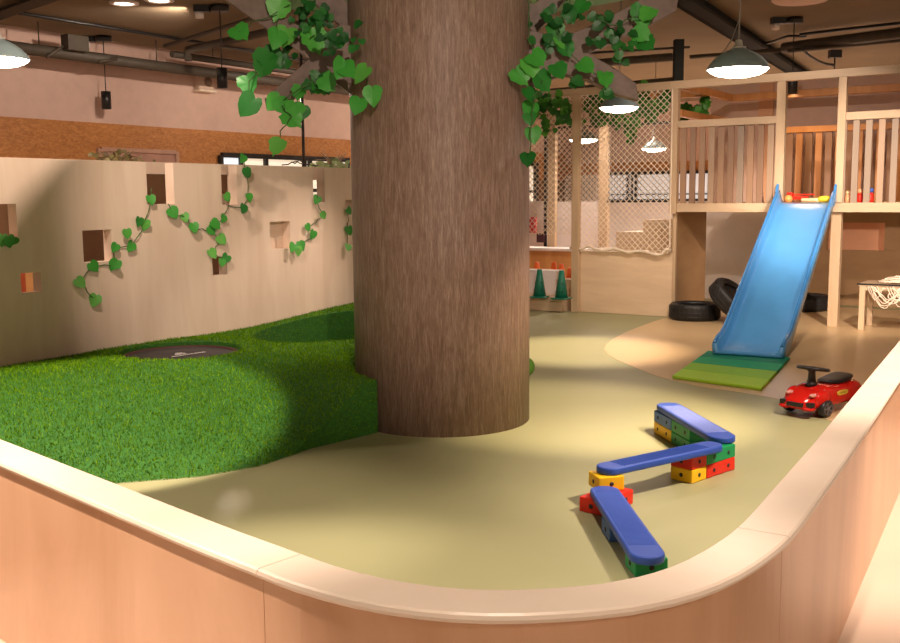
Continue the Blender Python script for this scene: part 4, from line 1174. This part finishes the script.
# ------------------------------------------------------------------ tree ivy
def L8(x_, y_): return 230 + x_ / 5.355, y_ / 5.355
def Rr(x_, y_): return 510 + x_ / 5.0, y_ / 5.0
def P3(c, d0=6.5, j=.10): return ud(c[0], c[1], d0 + random.uniform(-j, j))
big = [(50, 170), (250, 200), (215, 310), (450, 210), (100, 440), (105, 560), (260, 40), (190, 330), (300, 190)]
vine('large-leaved ivy hanging from the upper left branch of the trunk', [[P3(L8(*c)) for c in [(330, 20), (250, 60), (250, 200), (215, 300), (100, 440), (105, 560)]], [P3(L8(*c)) for c in [(250, 60), (120, 120), (50, 170)]]],
     [(P3(L8(*c)), random.uniform(.14, .19), rs(.9), random.choice((HEART, IVY))) for c in big],
     extra=[(P3(L8(random.gauss(310, 60), random.gauss(270, 80)), 6.6, .1), random.uniform(.05, .08), rs(2), IVY) for _ in range(16)])
mid = [(370, 490), (270, 560), (375, 600), (330, 630), (345, 590), (520, 440), (490, 450), (240, 545), (255, 780)]
vine('ivy cluster dangling below the cut end of the left branch', [[P3(L8(*c), 6.4) for c in [(520, 420), (430, 440), (370, 480), (270, 550), (330, 620), (270, 700), (255, 775)]]],
     [(P3(L8(*c), 6.4), random.uniform(.11, .16), rs(.9), random.choice((HEART, IVY))) for c in mid],
     extra=[(P3(L8(random.gauss(480, 30), random.gauss(430, 25)), 6.45, .05), random.uniform(.05, .08), rs(2), IVY) for _ in range(14)])
low_ = [(625, 370), (710, 390), (765, 505), (685, 560), (600, 360)]
vine('ivy strand on the left flank of the trunk below the branch', [[P3(L8(*c), 6.25, .03) for c in [(560, 330), (625, 370), (710, 390), (765, 505), (685, 560)]]],
     [(P3(L8(*c), 6.12, .03), random.uniform(.12, .15), rs(.7), HEART) for c in low_],
     extra=[(P3(L8(random.gauss(600, 55), random.gauss(230, 45)), 6.15, .04), random.uniform(.04, .08), rs(2), IVY) for _ in range(24)])
vine('dark ivy tangle in the fork of the left branches', [[P3(L8(*c), 6.5) for c in [(400, 20), (460, 60), (500, 120), (430, 200)]]],
     [(P3(L8(*c), 6.5), .09, rs(1), IVY) for c in [(430, 30), (470, 90), (400, 60)]], lm=LEAF_DK,
     extra=[(P3(L8(random.gauss(430, 60), random.gauss(100, 60)), 6.5, .1), random.uniform(.04, .07), rs(2), IVY) for _ in range(26)])
rb = [(130, 290), (50, 375), (160, 405), (240, 350), (100, 330)]
vine('ivy leaves clinging to the right side of the trunk below the branch', [[P3(Rr(*c), 6.3, .04) for c in [(90, 0), (95, 100), (95, 200), (130, 290), (50, 375), (160, 405), (120, 480), (110, 600), (100, 760)]]],
     [(P3(Rr(*c), 6.3, .04), random.uniform(.125, .155), rs(.9), IVY) for c in rb] + [(P3(Rr(*c), 6.35, .04), random.uniform(.10, .15), rs(.5), HEART) for c in [(95, 470), (100, 540), (100, 590), (115, 670), (90, 790)]],
     extra=[(P3(Rr(random.gauss(230, 60), random.gauss(200, 50)), 6.55, .06), random.uniform(.05, .08), rs(2), IVY) for _ in range(14)])
mr = [(375, 330), (475, 390), (280, 240), (230, 150), (360, 30), (300, 70), (260, 200)]
vine('ivy draped along the lower right branch of the trunk', [[P3(Rr(*c), 6.55, .04) for c in [(300, -20), (280, 80), (230, 150), (280, 240), (375, 330), (475, 390), (480, 440)]]],
     [(P3(Rr(*c), 6.52, .04), random.uniform(.11, .145), rs(.9), random.choice((IVY, HEART))) for c in mr],
     extra=[(P3(Rr(random.gauss(a, 25), random.gauss(b, 25)), 6.55, .05), random.uniform(.05, .09), rs(2), IVY) for a, b in [(260, 100), (300, 20), (220, 170), (340, 60), (480, 445), (330, 400), (200, 60), (250, 190)] for _ in range(3)])
ur = [(665, 80), (650, 165), (680, 215), (640, 60), (690, 70)]
vine('ivy bunch hanging from the upper right branch beside the beam', [[P3(Rr(*c), 6.5, .04) for c in [(430, 80), (520, 130), (600, 90), (665, 80), (650, 165), (680, 215)]]],
     [(P3(Rr(*c), 6.5, .05), random.uniform(.12, .15), rs(.9), IVY) for c in ur],
     extra=[(P3(Rr(random.gauss(a, 25), random.gauss(b, 28)), 6.5, .05), random.uniform(.05, .08), rs(2), IVY) for a, b in [(450, 100), (520, 150), (540, 200), (600, 230), (560, 290), (440, 220), (500, 90)] for _ in range(4)])
# foliage on the netted canopy
def canopy(label, pxs, u_, n, size=(.07, .13)):
    lf = []
    for (x_, y_, sx_, sy_) in pxs:
        for _ in range(n): lf.append((onu(random.gauss(x_, sx_), random.gauss(y_, sy_), u_ + random.uniform(-.06, .06)), random.uniform(*size), rs(2), IVY))
    run = [onu(pxs[0][0], pxs[0][1], u_)] + [onu(x_, y_, u_) for x_, y_, _, _ in pxs[1:]]
    if len(run) == 1: run.append(run[0] - Vector((0, 0, .3)))
    vine(label, [run], lf, lm=CANOPY)
CANOPY = rand_island('canopy_leaf', [(0, (.015, .10, .01)), (.6, (.04, .21, .02)), (1, (.10, .34, .04))])
canopy('green garland hanging from the net beam between trunk and corner post', [(539, 106, 4, 6), (548, 108, 5, 8), (557, 102, 5, 4), (566, 112, 3, 10), (562, 122, 3, 5), (545, 125, 5, 5)], U1 - .10, 11)
canopy('green garland across the net behind the nearer lamp', [(592, 104, 6, 6), (605, 108, 5, 5), (622, 120, 6, 6), (630, 128, 2, 8), (637, 115, 4, 8), (645, 106, 4, 6), (600, 120, 6, 4)], U1 + .12, 15)
canopy('green garland at the right end of the net by the platform post', [(668, 98, 4, 4), (660, 106, 4, 4), (652, 114, 4, 4), (642, 95, 3, 8)], U1 + .12, 16)
canopy('green garland inside the platform under the side beam', [(682, 113, 3, 4), (690, 112, 4, 4), (700, 114, 3, 4), (705, 106, 2, 6)], U1 + 1.1, 18)
# plants behind the cut-out wall
P_ = onv(115, 157, VP - .9)
pb_ = thing('potted_plant', 'small dried plant in a basket above the left of the cut-out wall', 'plant', (P_.x, P_.y, 1.3))
tw = MB()
for i in range(26):
    a = random.uniform(0, 6.28); tw.tube([(P_.x, P_.y, P_.z - .12), (P_.x + .08 * math.cos(a), P_.y + .08 * math.sin(a), P_.z), (P_.x + .17 * math.cos(a), P_.y + .17 * math.sin(a), P_.z + random.uniform(-.05, .05))], .005, 4)
obj('twigs', tw, plain('dried_twig', (.20, .13, .05), .7), pb_)
lb = MB()
for i in range(50): leaf(lb, Vector((P_.x + random.gauss(0, .10), P_.y + random.gauss(0, .08), P_.z - .01 + random.gauss(0, .025))), random.uniform(.03, .06), Vector((rs(), -1, rs())), rs(3), IVY)
obj('leaves', lb, rand_island('dried_leaf', [(0, (.10, .08, .03)), (1, (.30, .25, .10))]), pb_, fix=False)
obj('basket', MB().lathe([(.10, P_.z - .45), (.13, P_.z - .13), (.12, P_.z - .13)], 20, Matrix.Translation((P_.x, P_.y, 0))), plain('basket_cane', (.3, .18, .08), .7), pb_)
obj('stand', MB().lathe([(.12, 0), (.12, .02), (.02, .03), (.02, P_.z - .46), (.1, P_.z - .452)], 20, Matrix.Translation((P_.x, P_.y, 0))), BROWN_BOARD, pb_)
P_ = onv(336, 166, VP - 1.2)
pc_ = thing('potted_plant', 'pale green plant with wispy stems above the cut-out wall near the trunk', 'plant', (P_.x, P_.y, 0))
lb = MB()
for i in range(36): leaf(lb, Vector((P_.x + random.gauss(0, .12), P_.y + random.gauss(0, .08), P_.z - .02 + random.gauss(0, .04))), random.uniform(.06, .11), Vector((rs(), -1, rs())), rs(3), HEART)
obj('leaves', lb, rand_island('pale_leaf', [(0, (.25, .42, .16)), (1, (.6, .7, .45))]), pc_, fix=False)
tw = MB()
for i in range(12):
    x_ = P_.x + random.uniform(-.25, .15); tw.tube([(P_.x, P_.y, P_.z - .15), ((x_ + P_.x) / 2, P_.y, P_.z + .08), (x_, P_.y + random.uniform(-.1, .1), P_.z + random.uniform(.05, .2))], .004, 4)
obj('twigs', tw, plain('pale_twig', (.5, .36, .26), .7), pc_)
obj('pot', MB().lathe([(.10, P_.z - .5), (.14, P_.z - .12), (.12, P_.z - .12)], 20, Matrix.Translation((P_.x, P_.y, 0))), WHITE, pc_)
obj('stand', MB().lathe([(.12, 0), (.12, .02), (.02, .03), (.02, P_.z - .51), (.1, P_.z - .502)], 20, Matrix.Translation((P_.x, P_.y, 0))), BROWN_BOARD, pc_)
P_ = onv(295, 163, VP - .5)
tb_ = thing('bare_branch', 'bare dark twig lying along the top of the cut-out wall', 'branch', P_)
pieces('twig', MB().tube([onv(x_, y_, VP - .2 ) for x_, y_ in [(282, 165), (288, 164.5), (292, 162), (295, 163.5), (299, 160), (303, 162)]], .006, 5).tube([onv(x_, y_, VP - .2) for x_, y_ in [(292, 162.5), (296, 161), (300, 163.5), (318, 166)]], .005, 5), plain('dark_twig', (.06, .03, .02), .7), tb_)

# ------------------------------------------------------------------ lights; most spots are bare sources added without fixtures
def spot(name, loc, target, power, ang, blend=.4, col=WARM, size=.05):
    l = bpy.data.lights.new(name, 'SPOT'); l.energy = power; l.spot_size = R(ang); l.spot_blend = blend; l.color = col; l.shadow_soft_size = size
    o = bpy.data.objects.new(name, l); C.objects.link(o); o.location = loc
    o.rotation_euler = (Vector(target) - Vector(loc)).to_track_quat('-Z', 'Y').to_euler(); return o
def point(name, loc, power, col=WARM, size=.15):
    l = bpy.data.lights.new(name, 'POINT'); l.energy = power; l.color = col; l.shadow_soft_size = size
    o = bpy.data.objects.new(name, l); C.objects.link(o); o.location = loc; return o
def down(x, y, z, p, ang=150, col=WARM): return spot('spot_light', (x, y, z), (x, y, 0), p, ang, .5, col, .15)
spot('spot_light', (-2.2, 4.2, 3.3), (-2.22, 5.9, .2), 600, 38, .25)
spot('spot_light', (-2.4, 2.6, 3.3), (-1.2, 3.0, .6), 400, 46, .5)
spot('spot_light', (2.6, 5.0, 3.6), (.95, 6.75, 0), 560, 34, .7, (1, .75, .52))
spot('spot_light', (1.5, 9.9, 3.7), (1.3, 9.7, 0), 460, 36, .7, (1, .76, .55))
spot('spot_light', (3.2, 4.2, 3.6), (2.4, 4.8, .6), 540, 60, .6)
spot('spot_light', (2.6, 9.3, 3.7), (3.6, 12, 1.2), 95, 80, .6)
spot('spot_light', (3.6, 6.5, 3.4), (4.7, 12.2, .7), 620, 36, .7)  # added to brighten the space under the platform
spot('spot_light', W(14.6, -6.6, 3.5), W(16, -6.8, .9), 150, 90, .6)  # added in front of the white partition to lift it
spot('spot_light', (-1.0, 3.0, 3.6), (-1.05, 4.5, 0), 190, 36, .8)  # small spot added for the floor before the mound
spot('spot_light', (.85, 2.6, 3.7), (1.0, 2.8, .6), 120, 40, .8)  # added over the right part of the barrier cap
spot('spot_light', W(4.4, -4.3, 3.7), W(4.4, -6.45, 1.35), 190, 84, .9)  # added wash for the left of the cut-out wall
down(*W(14.45, -2.0, 1.3), 14, 150)  # unseen light added behind the low opening
spot('spot_light', (2.8, 2.4, 2.1), (4.7, 12.5, .6), 700, 20, .7)  # low spot added in place of bounce light under the deck
spot('spot_light', (.5, 3.7, 3.7), (.5, 3.8, 0), 130, 48, .8)  # fill added above the foreground floor
spot('spot_light', (.7, 9.9, 3.6), (-1.1, 8.95, .2), 190, 42, .6)  # added to light the pit's far inner wall
spot('spot_light', (2.2, 6.0, 3.4), (3.3, 10.5, .6), 230, 40, .8)  # front light added for the slide
spot('spot_light', S2[0] * 1.0 + Vector((0, 0, -1.0)), W(8.0, VP, 1.2), 120, 70, .6)
spot('spot_light', (-2.0, 5.6, 3.6), (-1.4, 8.7, .5), 170, 55, .7)  # added for the turf around the pit
down(-1.5, -1.5, 3.2, 32); down(2.2, -.5, 3.2, 50)
spot('spot_light', (.15, 2.2, 3.7), (.12, 1.98, .6), 115, 42, .7)  # added top light for the middle of the barrier cap
spot('spot_light', (.9, -1.5, 3.5), (-.1, 6.7, 1.9), 520, 34, .7)  # added behind the camera to lift the trunk
for u_ in (8.5, 12.5, 16.5): spot('spot_light', W(u_, -9.3, 3.7), W(u_ + .3, -12.2, 2.3), 75, 110, .6).data.specular_factor = .1  # unseen wash lights added along the back wall
down(-5, 10.5, 3.3, 120); down(3.2, 18, 3.3, 190); down(*W(20.5, -6, 3.3), 430); down(*W(19, -10, 3.3), 240)
down(*W(13.0, -3.4, 2.75), 18, 150, (1, .6, .3)); down(*W(12.9, -1.4, 2.75), 18, 150, (1, .6, .3))
w = bpy.data.worlds.new('world'); sc.world = w; w.use_nodes = True
w.node_tree.nodes['Background'].inputs['Color'].default_value = (1, .76, .56, 1); w.node_tree.nodes['Background'].inputs['Strength'].default_value = .50
vs = sc.view_settings; vs.view_transform = 'Standard'; vs.look = 'None'; vs.exposure = 1.15; vs.gamma = 1.0; vs.use_curve_mapping = False
sc.display_settings.display_device = 'sRGB'
sc.cycles.use_denoising = True; sc.cycles.max_bounces = 8; sc.cycles.diffuse_bounces = 4; sc.cycles.sample_clamp_indirect = 6; sc.cycles.caustics_reflective = False; sc.cycles.caustics_refractive = False
